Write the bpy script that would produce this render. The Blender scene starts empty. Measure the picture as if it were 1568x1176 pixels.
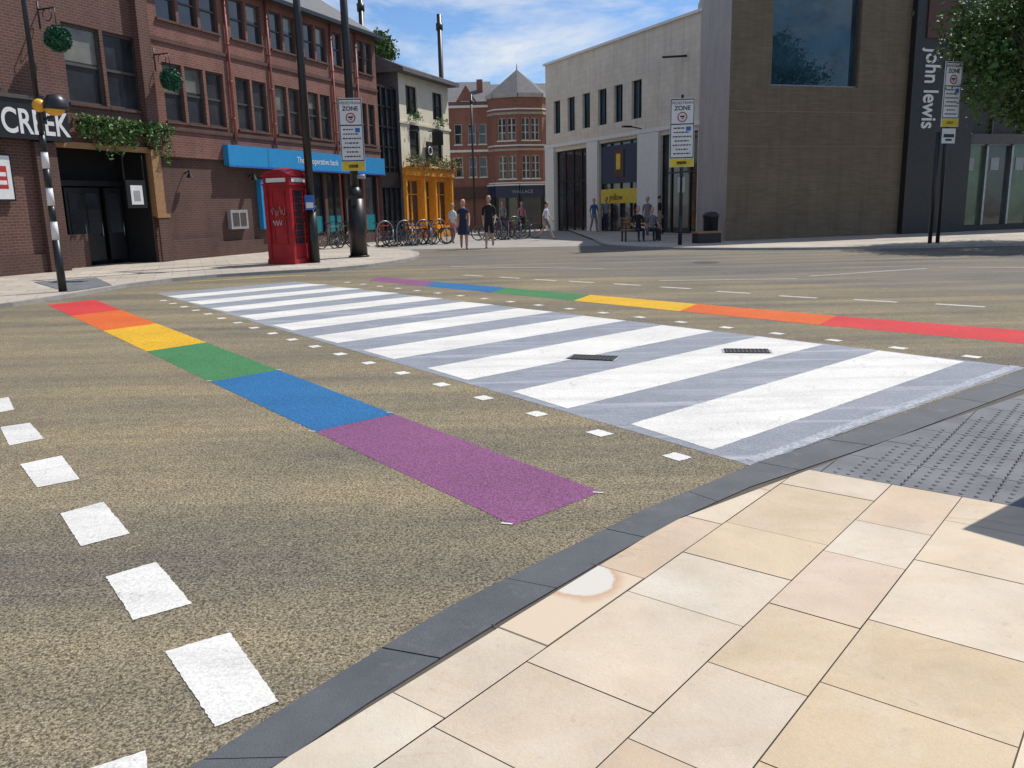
import bpy, math, random
from mathutils import Vector, Matrix, Quaternion
random.seed(7)
R=random.random
def U(a,b): return a+(b-a)*random.random()
SC=bpy.context.scene
COL=SC.collection
SC.view_settings.view_transform='Standard'
try: SC.view_settings.look='None'
except: pass
SC.view_settings.exposure=0

# ---------------------------------------------------------------- materials
def newmat(name):
    m=bpy.data.materials.new(name);m.use_nodes=True
    nt=m.node_tree;b=nt.nodes['Principled BSDF']
    return m,nt,b
def N(nt,t,**kw):
    n=nt.nodes.new(t)
    for k,v in kw.items():
        if k in n.inputs.keys(): n.inputs[k].default_value=v
        else: setattr(n,k,v)
    return n
def L(nt,a,b): nt.links.new(a,b)
def rgba(c): return (c[0],c[1],c[2],1)
def mixc(nt,fac,a,b,mode='MIX'):
    n=nt.nodes.new('ShaderNodeMix');n.data_type='RGBA';n.blend_type=mode
    for i,s in ((0,fac),(6,a),(7,b)):
        if hasattr(s,'is_linked') or hasattr(s,'links'): nt.links.new(s,n.inputs[i])
        else: n.inputs[i].default_value=s if i==0 else rgba(s)
    return n.outputs[2]
def ramp(nt,fac,p0,p1):
    n=nt.nodes.new('ShaderNodeMapRange');n.inputs[1].default_value=p0;n.inputs[2].default_value=p1
    nt.links.new(fac,n.inputs[0]);return n.outputs[0]
def mulv(nt,a,k):
    n=N(nt,'ShaderNodeMath',operation='MULTIPLY');L(nt,a,n.inputs[0])
    if isinstance(k,(int,float)): n.inputs[1].default_value=k
    else: L(nt,k,n.inputs[1])
    return n.outputs[0]
def noise(nt,vec,scale,detail=3,rough=.55,dist=0):
    n=nt.nodes.new('ShaderNodeTexNoise');n.inputs['Scale'].default_value=scale;n.inputs['Detail'].default_value=detail
    n.inputs['Roughness'].default_value=rough;n.inputs['Distortion'].default_value=dist
    nt.links.new(vec,n.inputs['Vector']);return n.outputs['Fac']
def objco(nt): return nt.nodes.new('ShaderNodeTexCoord').outputs['Object']
def bump(nt,b,h,strength,dist):
    n=nt.nodes.new('ShaderNodeBump');n.inputs['Strength'].default_value=strength;n.inputs['Distance'].default_value=dist
    nt.links.new(h,n.inputs['Height']);nt.links.new(n.outputs[0],b.inputs['Normal'])
def plain(name,c,rough=.6,metal=0,c2=None,scale=6,bmp=0,bs=40):
    m,nt,b=newmat(name);b.inputs['Roughness'].default_value=rough;b.inputs['Metallic'].default_value=metal
    co=objco(nt);c2=c2 or tuple(x*.8 for x in c)
    f=ramp(nt,noise(nt,co,scale,4),.35,.65)
    L(nt,mixc(nt,f,c,c2),b.inputs['Base Color'])
    if bmp: bump(nt,b,noise(nt,co,bs,4),bmp,.01)
    return m
def brickmat(name,c1,c2,mort,bw=.22,bh=.075,rough=.85,bmp=.4,ms=.012,dirt=.62):
    m,nt,b=newmat(name);b.inputs['Roughness'].default_value=rough
    co=objco(nt);sp=nt.nodes.new('ShaderNodeSeparateXYZ');L(nt,co,sp.inputs[0])
    ad=N(nt,'ShaderNodeMath',operation='ADD');L(nt,sp.outputs[0],ad.inputs[0]);L(nt,sp.outputs[1],ad.inputs[1])
    cb=nt.nodes.new('ShaderNodeCombineXYZ');L(nt,ad.outputs[0],cb.inputs[0]);L(nt,sp.outputs[2],cb.inputs[1])
    t=nt.nodes.new('ShaderNodeTexBrick');L(nt,cb.outputs[0],t.inputs['Vector'])
    t.inputs['Color1'].default_value=rgba(c1);t.inputs['Color2'].default_value=rgba(c2);t.inputs['Mortar'].default_value=rgba(mort)
    t.inputs['Scale'].default_value=1;t.inputs['Brick Width'].default_value=bw;t.inputs['Row Height'].default_value=bh;t.inputs['Mortar Size'].default_value=ms
    f=ramp(nt,noise(nt,co,.7,5,.6),.3,.75)
    c=mixc(nt,1.0,t.outputs['Color'],mixc(nt,f,(1.04,1.02,1),(dirt,dirt,dirt)),'MULTIPLY')
    mp=nt.nodes.new('ShaderNodeMapping');mp.inputs['Scale'].default_value=(2.5,2.5,.25);L(nt,co,mp.inputs['Vector'])
    s=ramp(nt,noise(nt,mp.outputs[0],1.5,4,.6),.45,.7);c=mixc(nt,1.0,c,mixc(nt,s,(1,1,1),(.85,.84,.84)),'MULTIPLY')
    L(nt,c,b.inputs['Base Color']);bump(nt,b,t.outputs['Fac'],-bmp,.01)
    return m
def asphalt(name,dark,mid,light,big=.35,s=70):
    m,nt,b=newmat(name);b.inputs['Roughness'].default_value=.92;b.inputs['Specular IOR Level'].default_value=.2
    co=objco(nt)
    n1=noise(nt,co,s,3,.65,.6);n2=noise(nt,co,s*2.1,2,.5)
    g=ramp(nt,n1,.40,.58)
    pk=ramp(nt,n2,.48,.64)
    c=mixc(nt,g,dark,mid)
    c=mixc(nt,mulv(nt,mulv(nt,pk,g),.8),c,light)
    bigf=ramp(nt,noise(nt,co,big,5,.6,.4),.32,.68)
    mp=nt.nodes.new('ShaderNodeMapping');mp.inputs['Rotation'].default_value=(0,0,math.radians(-40));mp.inputs['Scale'].default_value=(.10,1.2,1);L(nt,co,mp.inputs['Vector'])
    st=ramp(nt,noise(nt,mp.outputs[0],1.1,6,.65,.3),.36,.64)
    c=mixc(nt,1.0,c,mixc(nt,bigf,(.82,.84,.90),(1.10,1.06,.97)),'MULTIPLY')
    c=mixc(nt,1.0,c,mixc(nt,st,(.72,.74,.80),(1.20,1.16,1.04)),'MULTIPLY')
    md=ramp(nt,noise(nt,co,9,4,.6),.3,.7);c=mixc(nt,1.0,c,mixc(nt,md,(.88,.88,.89),(1.1,1.1,1.1)),'MULTIPLY')
    # oil drips / dark stains
    sp=ramp(nt,noise(nt,co,2.3,7,.75),.64,.76);c=mixc(nt,mulv(nt,sp,.3),c,dark)
    L(nt,c,b.inputs['Base Color'])
    bump(nt,b,n1,.6,.010)
    return m
def paint(name,c,wear,under=(.12,.11,.1),s=60,thr=(.62,.72),rough=.75,spk=.12,bmp=.5,streak=0,grain=0,smudge=0):
    m,nt,b=newmat(name);b.inputs['Roughness'].default_value=rough;b.inputs['Specular IOR Level'].default_value=.3
    co=objco(nt);n1=noise(nt,co,s,3,.6);n0=noise(nt,co,3.5,5,.65)
    mm=N(nt,'ShaderNodeMath',operation='ADD');L(nt,n1,mm.inputs[0]);L(nt,mulv(nt,n0,.45),mm.inputs[1])
    w=mulv(nt,ramp(nt,mm.outputs[0],thr[0]+.2,thr[1]+.25),wear)
    v=ramp(nt,noise(nt,co,s*1.7,2),.35,.65)
    cc=mixc(nt,v,tuple(x*(1-spk*2) for x in c),tuple(min(1,x*(1+spk)) for x in c))
    big=ramp(nt,noise(nt,co,1.3,4),.3,.7);cc=mixc(nt,1.0,cc,mixc(nt,big,(.88,.88,.9),(1.04,1.04,1.03)),'MULTIPLY')
    mp=nt.nodes.new('ShaderNodeMapping');mp.inputs['Rotation'].default_value=(0,0,math.radians(-40));mp.inputs['Scale'].default_value=(.25,3,1);L(nt,co,mp.inputs['Vector'])
    if streak:
        st=ramp(nt,noise(nt,mp.outputs[0],1.6,6,.7,.5),.5,.72);cc=mixc(nt,mulv(nt,st,streak),cc,(.46,.48,.51))
    if smudge:
        st=ramp(nt,noise(nt,mp.outputs[0],1.2,7,.7,.6),.46,.70);cc=mixc(nt,1.0,cc,mixc(nt,st,(1,1,1),(1-smudge,1-smudge,1-smudge*.95)),'MULTIPLY')
        sp=ramp(nt,noise(nt,co,22,5,.7),.60,.70);cc=mixc(nt,mulv(nt,sp,.35),cc,(.42,.40,.36))
    if grain:
        g=ramp(nt,noise(nt,co,85,3,.65,.6),.38,.60);cc=mixc(nt,1.0,cc,mixc(nt,g,(1-grain,1-grain,1-grain),(1.12,1.12,1.12)),'MULTIPLY')
    vo=nt.nodes.new('ShaderNodeTexVoronoi');vo.feature='DISTANCE_TO_EDGE';vo.inputs['Scale'].default_value=2.2
    wv=N(nt,'ShaderNodeVectorMath',operation='MULTIPLY_ADD');nn=nt.nodes.new('ShaderNodeTexNoise');nn.inputs['Scale'].default_value=5;nn.inputs['Detail'].default_value=5;L(nt,co,nn.inputs['Vector'])
    L(nt,nn.outputs['Color'],wv.inputs[0]);wv.inputs[1].default_value=(.3,.3,0);L(nt,co,wv.inputs[2]);L(nt,wv.outputs[0],vo.inputs['Vector'])
    ck=ramp(nt,vo.outputs['Distance'],.012,.0);ck=mulv(nt,mulv(nt,ck,ramp(nt,noise(nt,co,1.7,4,.7),.46,.58)),.6)
    cc=mixc(nt,ck,cc,tuple(x*.4 for x in c))
    L(nt,mixc(nt,w,cc,under),b.inputs['Base Color']);bump(nt,b,n1,bmp,.01)
    return m
def glassm(name,c,rough=.06):
    m,nt,b=newmat(name);b.inputs['Roughness'].default_value=rough;b.inputs['Specular IOR Level'].default_value=.8
    co=objco(nt);f=ramp(nt,noise(nt,co,.9,3),.35,.65);L(nt,mixc(nt,f,c,tuple(x*.45 for x in c)),b.inputs['Base Color'])
    bump(nt,b,noise(nt,co,1.6,1),.12,.03)
    return m
def leafm(name,c1,c2):
    m,nt,b=newmat(name);b.inputs['Roughness'].default_value=.6
    g=nt.nodes.new('ShaderNodeNewGeometry');L(nt,mixc(nt,g.outputs['Random Per Island'],c1,c2),b.inputs['Base Color'])
    return m

M={}
M['road']=asphalt('road_asphalt',(.095,.088,.078),(.21,.19,.155),(.38,.35,.29))
M['buff']=asphalt('buff_surfacing',(.085,.074,.054),(.258,.220,.150),(.51,.445,.32),.5,84)
M['ground']=plain('ground_paving_far',(.26,.24,.21),.9)
M['white']=paint('road_paint_white',(.675,.66,.61),.75,(.33,.31,.27),bmp=.2,spk=.03,s=90,grain=.10,smudge=.17)
M['whiteold']=paint('road_paint_white_worn',(.60,.58,.53),.85,(.24,.21,.17),thr=(.52,.65),bmp=.3,grain=.15)
M['zgrey']=paint('crossing_grey',(.215,.233,.268),.5,(.36,.37,.38),s=70,thr=(.48,.63),spk=.06,bmp=.3,streak=.7,grain=.12)
M['zedge']=paint('crossing_grey_edge',(.40,.42,.45),.8,(.22,.235,.27),s=30,thr=(.42,.56),spk=.06,bmp=.2,grain=.1)
for k,c in dict(red=(.66,.055,.055),orange=(.74,.15,.03),yellow=(.78,.45,.025),green=(.068,.24,.09),blue=(.025,.165,.38),purple=(.27,.098,.215)).items():
    M[k]=paint('paint_'+k,c,.5,tuple(x*.4 for x in c),s=75,spk=.12,rough=.85,bmp=.8,grain=.42)
M['farkerb']=plain('granite_kerb',(.36,.34,.31),.8,bmp=.2)
m,nt,b=newmat('dark_granite_kerb');b.inputs['Roughness'].default_value=.75;M['kerb']=m
co=objco(nt);f=ramp(nt,noise(nt,co,3,6,.7),.3,.7);c=mixc(nt,f,(.062,.067,.075),(.098,.103,.11));g=ramp(nt,noise(nt,co,240,2,.5),.35,.65);c=mixc(nt,1.0,c,mixc(nt,g,(.78,.78,.78),(1.18,1.18,1.18)),'MULTIPLY')
du=ramp(nt,noise(nt,co,7,6,.75),.56,.72);c=mixc(nt,mulv(nt,du,.4),c,(.20,.18,.15));L(nt,c,b.inputs['Base Color']);bump(nt,b,noise(nt,co,160,3),.2,.008)
M['joint']=plain('joint_sand',(.10,.085,.065),.95)
M['tact']=plain('tactile_concrete',(.115,.120,.130),.85,c2=(.165,.17,.178),scale=3,bmp=.3,bs=120)
def flatbrick(name,c1,c2,mort,bw,bh,rot=0,ms=.01):
    m,nt,b=newmat(name);b.inputs['Roughness'].default_value=.85
    co=objco(nt);mp=nt.nodes.new('ShaderNodeMapping');mp.inputs['Rotation'].default_value=(0,0,rot);L(nt,co,mp.inputs['Vector'])
    t=nt.nodes.new('ShaderNodeTexBrick');L(nt,mp.outputs[0],t.inputs['Vector'])
    t.inputs['Color1'].default_value=rgba(c1);t.inputs['Color2'].default_value=rgba(c2);t.inputs['Mortar'].default_value=rgba(mort)
    t.inputs['Scale'].default_value=1;t.inputs['Brick Width'].default_value=bw;t.inputs['Row Height'].default_value=bh;t.inputs['Mortar Size'].default_value=ms
    f=ramp(nt,noise(nt,co,.8,5,.6),.3,.7)
    L(nt,mixc(nt,1.0,t.outputs['Color'],mixc(nt,f,(.8,.8,.8),(1.05,1.05,1.05)),'MULTIPLY'),b.inputs['Base Color'])
    return m
M['pave']=flatbrick('pavement_slabs_far',(.50,.44,.36),(.40,.35,.29),(.24,.21,.18),.75,.5,math.radians(-21))
M['plaza']=flatbrick('plaza_pavers',(.38,.35,.31),(.32,.30,.27),(.2,.18,.16),.4,.2,math.radians(20))
M['brickL']=brickmat('red_brick',(.285,.095,.066),(.205,.068,.05),(.25,.17,.135),dirt=.55)
M['brickC']=brickmat('dark_red_brick',(.165,.06,.045),(.125,.046,.035),(.17,.125,.10))
M['brickLow']=brickmat('plinth_and_shaded_brick',(.125,.052,.038),(.098,.040,.030),(.12,.09,.075))  # plinths, sills and courses; on the lower wall its dark tone paints in shade
M['brickR']=brickmat('buff_brick',(.215,.165,.108),(.17,.13,.085),(.14,.11,.078),.44,.06,.85,.3,.006,.8)
M['brickB']=brickmat('victorian_brick',(.33,.10,.062),(.26,.078,.052),(.30,.20,.15))
def wallstone(name,c1,c2,mort,bw,bh,ms=.006,dirt=.88): return brickmat(name,c1,c2,mort,bw,bh,.8,.1,ms,dirt)
M['stoneW']=wallstone('cream_ashlar',(.74,.66,.53),(.68,.60,.49),(.52,.47,.39),.6,.3)
M['stoneWhite']=plain('white_portal_stone',(.77,.74,.69),.7,c2=(.70,.68,.63))
M['stoneGrey']=wallstone('grey_render_stone',(.46,.42,.375),(.43,.39,.35),(.34,.31,.28),1.2,.6)
M['band']=plain('stone_band',(.42,.34,.26),.8)
M['bandR']=plain('brick_band_course',(.24,.19,.125),.8)
M['cream']=plain('cream_render',(.76,.70,.53),.8,c2=(.66,.60,.45),scale=1.5)
M['orange_wood']=plain('orange_joinery',(.80,.34,.03),.5,c2=(.66,.27,.03))
M['slate']=plain('roof_slate',(.10,.10,.11),.8,c2=(.14,.13,.13),scale=3,bmp=.4,bs=8)
M['black']=plain('black_paint',(.014,.014,.016),.4)
M['dark']=plain('dark_cladding',(.018,.015,.014),.5,c2=(.026,.022,.019))
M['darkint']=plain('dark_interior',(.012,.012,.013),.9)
M['iron']=plain('cast_iron_grating',(.05,.047,.043),.6,c2=(.03,.028,.026),scale=20)
M['frame']=plain('window_frame_brown',(.085,.072,.064),.5)
M['framew']=plain('window_frame_white',(.62,.60,.56),.5)
M['glass']=glassm('window_glass',(.045,.052,.060))
M['glass2']=glassm('window_glass_blinds',(.23,.23,.20),.15)
M['glassb']=glassm('big_window_glass',(.03,.085,.115),.03)
M['glassg']=glassm('green_shop_glass',(.09,.16,.09),.1)
M['bluef']=plain('blue_fascia',(.025,.28,.58),.4,c2=(.03,.25,.52))
M['teal']=plain('teal_window_graphic',(.02,.22,.26),.4)
M['whites']=plain('sign_white',(.74,.74,.72),.45,c2=(.66,.66,.64))
M['yellows']=plain('sign_yellow',(.75,.55,.03),.45)
M['bluesg']=plain('sign_blue',(.03,.14,.45),.45)
M['redsg']=plain('sign_red',(.5,.03,.03),.45)
M['greysg']=plain('sign_grey',(.35,.35,.36),.5)
M['telred']=plain('phone_box_red',(.40,.016,.023),.38,c2=(.27,.011,.016),scale=3)
M['timber']=plain('oak_post',(.36,.20,.09),.7,c2=(.26,.14,.06),scale=14)
M['navy']=plain('navy_fascia',(.02,.03,.07),.5)
M['pipe']=plain('red_downpipe',(.34,.08,.055),.5)
M['metal']=plain('grey_steel',(.35,.36,.37),.35,.8)
M['tyre']=plain('tyre_rubber',(.02,.02,.02),.8)
M['amber']=plain('beacon_amber',(.80,.40,.03),.35)
M['leaf']=leafm('leaves_green',(.035,.085,.015),(.09,.17,.03))
M['leafi']=leafm('leaves_ivy',(.035,.10,.02),(.13,.25,.055))
M['topi']=leafm('topiary_leaves',(.01,.075,.04),(.03,.15,.08))
M['flower']=leafm('flower_petals',(.5,.03,.12),(.75,.35,.1))
M['bark']=plain('bark',(.10,.08,.06),.9,c2=(.06,.05,.04),scale=20,bmp=.6)
M['oranges']=plain('panel_brown',(.10,.028,.012),.5)
M['skin']=plain('skin',(.55,.33,.24),.55);M['hairb']=plain('hair_blonde',(.45,.30,.13),.6);M['hairk']=plain('hair_dark',(.03,.02,.015),.6)
M['cblack']=plain('cloth_black',(.018,.018,.022),.9);M['cnavy']=plain('cloth_navy',(.02,.03,.07),.9);M['cwhite']=plain('cloth_white',(.72,.72,.72),.9)
M['cgrey']=plain('cloth_grey',(.2,.2,.22),.9);M['cblue']=plain('cloth_blue',(.05,.12,.3),.9);M['cpink']=plain('cloth_pink',(.6,.25,.25),.9);M['cred']=plain('cloth_red',(.5,.04,.04),.9);M['ctan']=plain('cloth_tan',(.4,.3,.2),.9)

# ---------------------------------------------------------------- mesh builder
class MB:
    def __init__(s): s.v=[];s.f=[];s.m=[];s.mats=[];s.smooth=[]
    def mi(s,m):
        if m not in s.mats: s.mats.append(m)
        return s.mats.index(m)
    def face(s,pts,m,sm=False):
        i=len(s.v);s.v+= [tuple(p) for p in pts];s.f.append(tuple(range(i,i+len(pts))));s.m.append(s.mi(m));s.smooth.append(sm)
    def box(s,x0,x1,y0,y1,z0,z1,m):
        i=len(s.v);s.v+=[(x0,y0,z0),(x1,y0,z0),(x1,y1,z0),(x0,y1,z0),(x0,y0,z1),(x1,y0,z1),(x1,y1,z1),(x0,y1,z1)]
        for q in ((0,3,2,1),(4,5,6,7),(0,1,5,4),(1,2,6,5),(2,3,7,6),(3,0,4,7)):
            s.f.append(tuple(i+k for k in q));s.m.append(s.mi(m));s.smooth.append(False)
    def prism(s,poly,z0,z1,mside,mtop=None,bottom=False):
        n=len(poly);mtop=mtop or mside
        for k in range(n):
            a=poly[k];b=poly[(k+1)%n];s.face([(a[0],a[1],z0),(b[0],b[1],z0),(b[0],b[1],z1),(a[0],a[1],z1)],mside)
        s.face([(p[0],p[1],z1) for p in poly],mtop)
    def tube(s,p0,p1,r0,r1,m,n=10,caps=True):
        p0=Vector(p0);p1=Vector(p1);d=(p1-p0)
        if d.length<1e-6: return
        q=d.to_track_quat('Z','Y');i=len(s.v)
        for P,r in ((p0,r0),(p1,r1)):
            for k in range(n):
                a=2*math.pi*k/n;s.v.append(tuple(P+q@Vector((r*math.cos(a),r*math.sin(a),0))))
        mi=s.mi(m)
        for k in range(n):
            s.f.append((i+k,i+(k+1)%n,i+n+(k+1)%n,i+n+k));s.m.append(mi);s.smooth.append(True)
        if caps:
            s.f.append(tuple(i+n+k for k in range(n)));s.m.append(mi);s.smooth.append(False)
            s.f.append(tuple(i+k for k in reversed(range(n))));s.m.append(mi);s.smooth.append(False)
    def ring(s,c,axis,Rr,r,m,n=20,k2=6,arc=(0,2*math.pi)):
        q=Vector(axis).to_track_quat('Z','Y');c=Vector(c);i=len(s.v);mi=s.mi(m)
        full=abs(arc[1]-arc[0]-2*math.pi)<1e-4;nn=n if full else n+1
        for a in range(nn):
            t=arc[0]+(arc[1]-arc[0])*a/n
            for b in range(k2):
                u=2*math.pi*b/k2;rr=Rr+r*math.cos(u)
                s.v.append(tuple(c+q@Vector((rr*math.cos(t),rr*math.sin(t),r*math.sin(u)))))
        for a in range(n):
            a2=(a+1)%nn
            for b in range(k2):
                b2=(b+1)%k2;s.f.append((i+a*k2+b,i+a2*k2+b,i+a2*k2+b2,i+a*k2+b2));s.m.append(mi);s.smooth.append(True)
    def lathe(s,c,prof,m,n=16,sx=1,sy=1):
        i=len(s.v);mi=s.mi(m)
        for (r,z) in prof:
            for k in range(n):
                a=2*math.pi*k/n;s.v.append((c[0]+sx*r*math.cos(a),c[1]+sy*r*math.sin(a),c[2]+z))
        for j in range(len(prof)-1):
            for k in range(n):
                s.f.append((i+j*n+k,i+j*n+(k+1)%n,i+(j+1)*n+(k+1)%n,i+(j+1)*n+k));s.m.append(mi);s.smooth.append(True)
    def sphere(s,c,r,m,n=12,sz=1):
        s.lathe(c,[(max(1e-4,r*math.sin(math.pi*j/8)),-r*sz*math.cos(math.pi*j/8)) for j in range(9)],m,n)
    def obj(s,name,parent=None,loc=(0,0,0),rz=0):
        me=bpy.data.meshes.new(name);me.from_pydata(s.v,[],s.f)
        for m in s.mats: me.materials.append(m)
        me.polygons.foreach_set('material_index',s.m);me.polygons.foreach_set('use_smooth',s.smooth);me.update()
        o=bpy.data.objects.new(name,me);COL.objects.link(o);o.location=loc;o.rotation_euler=(0,0,rz)
        if parent: o.parent=parent
        return o
def empty(name,loc=(0,0,0),rz=0):
    o=bpy.data.objects.new(name,None);COL.objects.link(o);o.location=loc;o.rotation_euler=(0,0,rz);o.empty_display_size=.3;return o
def text(name,body,size,loc,rot,mat,parent=None,align='LEFT',ext=.004,sx=1,bold=0):
    cu=bpy.data.curves.new(name,'FONT');cu.body=body;cu.size=size;cu.extrude=ext;cu.align_x=align;cu.offset=bold;cu.materials.append(mat)
    o=bpy.data.objects.new(name,cu);COL.objects.link(o);o.location=loc;o.rotation_euler=rot;o.scale=(sx,1,1)
    if parent:o.parent=parent
    return o
HP=math.pi/2
def clip(poly,a,b):
    out=[]
    def sd(p): return (b[0]-a[0])*(p[1]-a[1])-(b[1]-a[1])*(p[0]-a[0])
    for i in range(len(poly)):
        p=poly[i];q=poly[(i+1)%len(poly)];sp,sq=sd(p),sd(q)
        if sp<=0: out.append(p)
        if (sp<0 and sq>0) or (sp>0 and sq<0):
            t=sp/(sp-sq);out.append((p[0]+(q[0]-p[0])*t,p[1]+(q[1]-p[1])*t))
    return out
def ragged(poly,j=.004,step=.012):
    out=[];n=len(poly)
    cy=sum(p[1] for p in poly)/n;step=step*max(1,cy/4)
    for i in range(n):
        a=poly[i];b=poly[(i+1)%n];d=math.hypot(b[0]-a[0],b[1]-a[1]);k=max(1,min(260,int(d/step)))
        for q in range(k):
            t=q/k;out.append((a[0]+(b[0]-a[0])*t+U(-j,j),a[1]+(b[1]-a[1])*t+U(-j,j)))
    return out
def mark(mb,poly,z,m,j=.0022): mb.face([(p[0],p[1],z) for p in ragged(poly,j)],m)
ZB=.0015;ZC=.003;ZW=.0045
# ---------------------------------------------------------------- ground & road
g=MB();g.face([(-400,-100,-.02),(400,-100,-.02),(400,700,-.02),(-400,700,-.02)],M['ground']);g.obj('ground')
g=MB();g.face([(-60,-12,0),(60,-12,0),(60,40,0),(-60,40,0)],M['road']);g.obj('road')
g=MB()
buff=[(-13,4),(-3,-6),(1.3,4.45),(4.4,6.9),(9,11),(5.5,14.5),(1.2,18.3),(-2.6,21.5),(-6.9,19.4),(-8.2,16),(-9.2,12)]
g.face([(p[0],p[1],ZB) for p in buff],M['buff']);g.obj('road_surfacing')
mk=MB()
N0=(1.33,4.45);F0=(4.42,6.97)
Zg=MB();mark(Zg,[N0,F0,(-4.62,17.95),(-6.75,15.9)],ZC,M['zgrey'],.005);Zg.obj('zebra_crossing_base')
for k in range(10):
    a=(1.191-.787*k,4.770+1.118*k);b=(.792-.790*k,5.408+1.100*k)
    c=(3.586-.868*k,7.952+1.046*k);d=(4.064-.862*k,7.300+1.075*k)
    if k>7: c=(c[0],c[1]-.05*(k-7));
    mark(mk,[a,b,c,d],ZW,M['white'],.0035)
mark(mk,[(1.37,4.49),(1.335,4.57),(4.35,7.08),(4.40,7.01)],ZW,M['zedge'],.010)
def sqr(cx,cy,l,w,ax):
    n=math.hypot(*ax);ux,uy=ax[0]/n,ax[1]/n;vx,vy=-uy,ux
    return [(cx+ux*l/2+vx*w/2,cy+uy*l/2+vy*w/2),(cx-ux*l/2+vx*w/2,cy-uy*l/2+vy*w/2),(cx-ux*l/2-vx*w/2,cy-uy*l/2-vy*w/2),(cx+ux*l/2-vx*w/2,cy+uy*l/2-vy*w/2)]
for k in range(19): mark(mk,sqr(.954-.390*k+U(-.01,.01),4.655+.549*k+U(-.01,.01),.14+U(-.01,.01),.11,(-.388,.546)),ZW,M['white'],.003)
for k in range(-1,19): mark(mk,sqr(4.254-.425*k,7.526+.55*k,.15,.11,(-.42,.55)),ZW,M['white'],.003)
feet=[[(-1.20,2.57),(-1.02,2.69),(-.73,2.26),(-.88,2.14)],[(-1.69,3.18),(-1.54,3.32),(-1.24,2.92),(-1.41,2.80)],[(-2.28,3.94),(-2.14,4.10),(-1.80,3.65),(-1.96,3.51)],[(-2.98,4.81),(-2.82,4.98),(-2.46,4.49),(-2.63,4.36)],[(-3.66,5.74),(-3.51,5.85),(-3.16,5.40),(-3.30,5.24)],[(-4.35,6.60),(-4.2,6.76),(-3.88,6.29),(-3.99,6.14)],[(-5.1,7.5),(-4.95,7.64),(-4.6,7.2),(-4.72,7.05)],[(-1.22,1.93),(-1.04,2.04),(-.90,1.75),(-1.05,1.6)]]
for q in feet: mark(mk,q,ZW,M['white'],.0025)
for (x,y) in [(6.13,11.25),(5.30,11.99),(4.43,12.73),(3.67,13.62),(2.92,14.60),(2.18,15.43),(1.40,16.20),(.72,16.83),(0.0,17.6),(-.8,18.4)]:
    mark(mk,sqr(x,y,.62,.11,(.70,-.72)),ZW,M['whiteold'])
for a,b in [((2.90,16.07),(5.46,15.79)),((5.88,16.28),(8.76,17.46)),((9.17,17.71),(11.5,16.6)),((-1.5,21.5),(2.2,19.6))]:
    cx,cy=(a[0]+b[0])/2,(a[1]+b[1])/2;mark(mk,sqr(cx,cy,math.hypot(b[0]-a[0],b[1]-a[1]),.07,(b[0]-a[0],b[1]-a[1])),ZW,M['whiteold'])
mark(mk,sqr(-6.0,19.2,2.6,.1,(.9,.45)),ZW,M['yellows'])
mk.obj('road_markings')
rb=MB()
for i,cn in enumerate(['purple','blue','green','yellow','orange','red']):
    o0=(-.008-1.330*i,3.638+1.782*i);o1=(-.008-1.330*(i+1),3.638+1.782*(i+1))
    i0=(.477-1.339*i,4.007+1.843*i);i1=(.477-1.339*(i+1),4.007+1.843*(i+1))
    if i==0: i0=(.45,4.07);
    if i==5: o1=(-7.95,14.25);i1=(-7.5,15.0)
    mark(rb,[o0,i0,i1,o1],ZC+(i%2)*.0005,M[cn],.005)
for i,cn in enumerate(['red','orange','yellow','green','blue','purple']):
    a=i;bb=i+1
    f0=(4.995-1.333*a,8.161+1.602*a);f1=(4.995-1.333*bb,8.161+1.602*bb)
    g0=(5.577-1.415*a,8.869+1.635*a);g1=(5.577-1.415*bb,8.869+1.635*bb)
    if i==0: f0=(7.2,5.9);g0=(7.9,6.6)
    mark(rb,[f0,f1,g1,g0],ZC+(i%2)*.0005,M[cn],.005)
rb.obj('rainbow_road_stripes')
tk=MB()
for (x,y) in [(-.04,3.66),(.43,4.06),(-1.36,5.42),(-2.70,7.25),(-.9,5.9),(-2.2,7.7)]: tk.face([(p[0],p[1],.0055) for p in sqr(x,y,.055,.014,(1,-.3))],M['white'])
tk.obj('road_setting_out_marks')
dr=MB()
for (a,b) in [((.58,8.0),(1.0,7.84)),((2.12,8.12),(2.54,8.04))]:
    ax=(b[0]-a[0],b[1]-a[1]);n=math.hypot(*ax);ux,uy=ax[0]/n,ax[1]/n;cx,cy=(a[0]+b[0])/2,(a[1]+b[1])/2
    dr.face([(p[0],p[1],.007) for p in sqr(cx,cy,n+.05,.23,ax)],M['zedge'])
    dr.face([(p[0],p[1],.009) for p in sqr(cx,cy,n,.19,ax)],M['darkint'])
    for k in range(11):
        t=-n/2+n*(k+.5)/11;q=sqr(cx+ux*t,cy+uy*t,.02,.19,ax);dr.prism(q,.009,.013,M['iron'])
    for sgn in (-1,1):
        q=sqr(cx-uy*sgn*.1,cy+ux*sgn*.1,n,.02,ax);dr.prism(q,.009,.015,M['iron'])
dr.obj('drain_grating')

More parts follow.
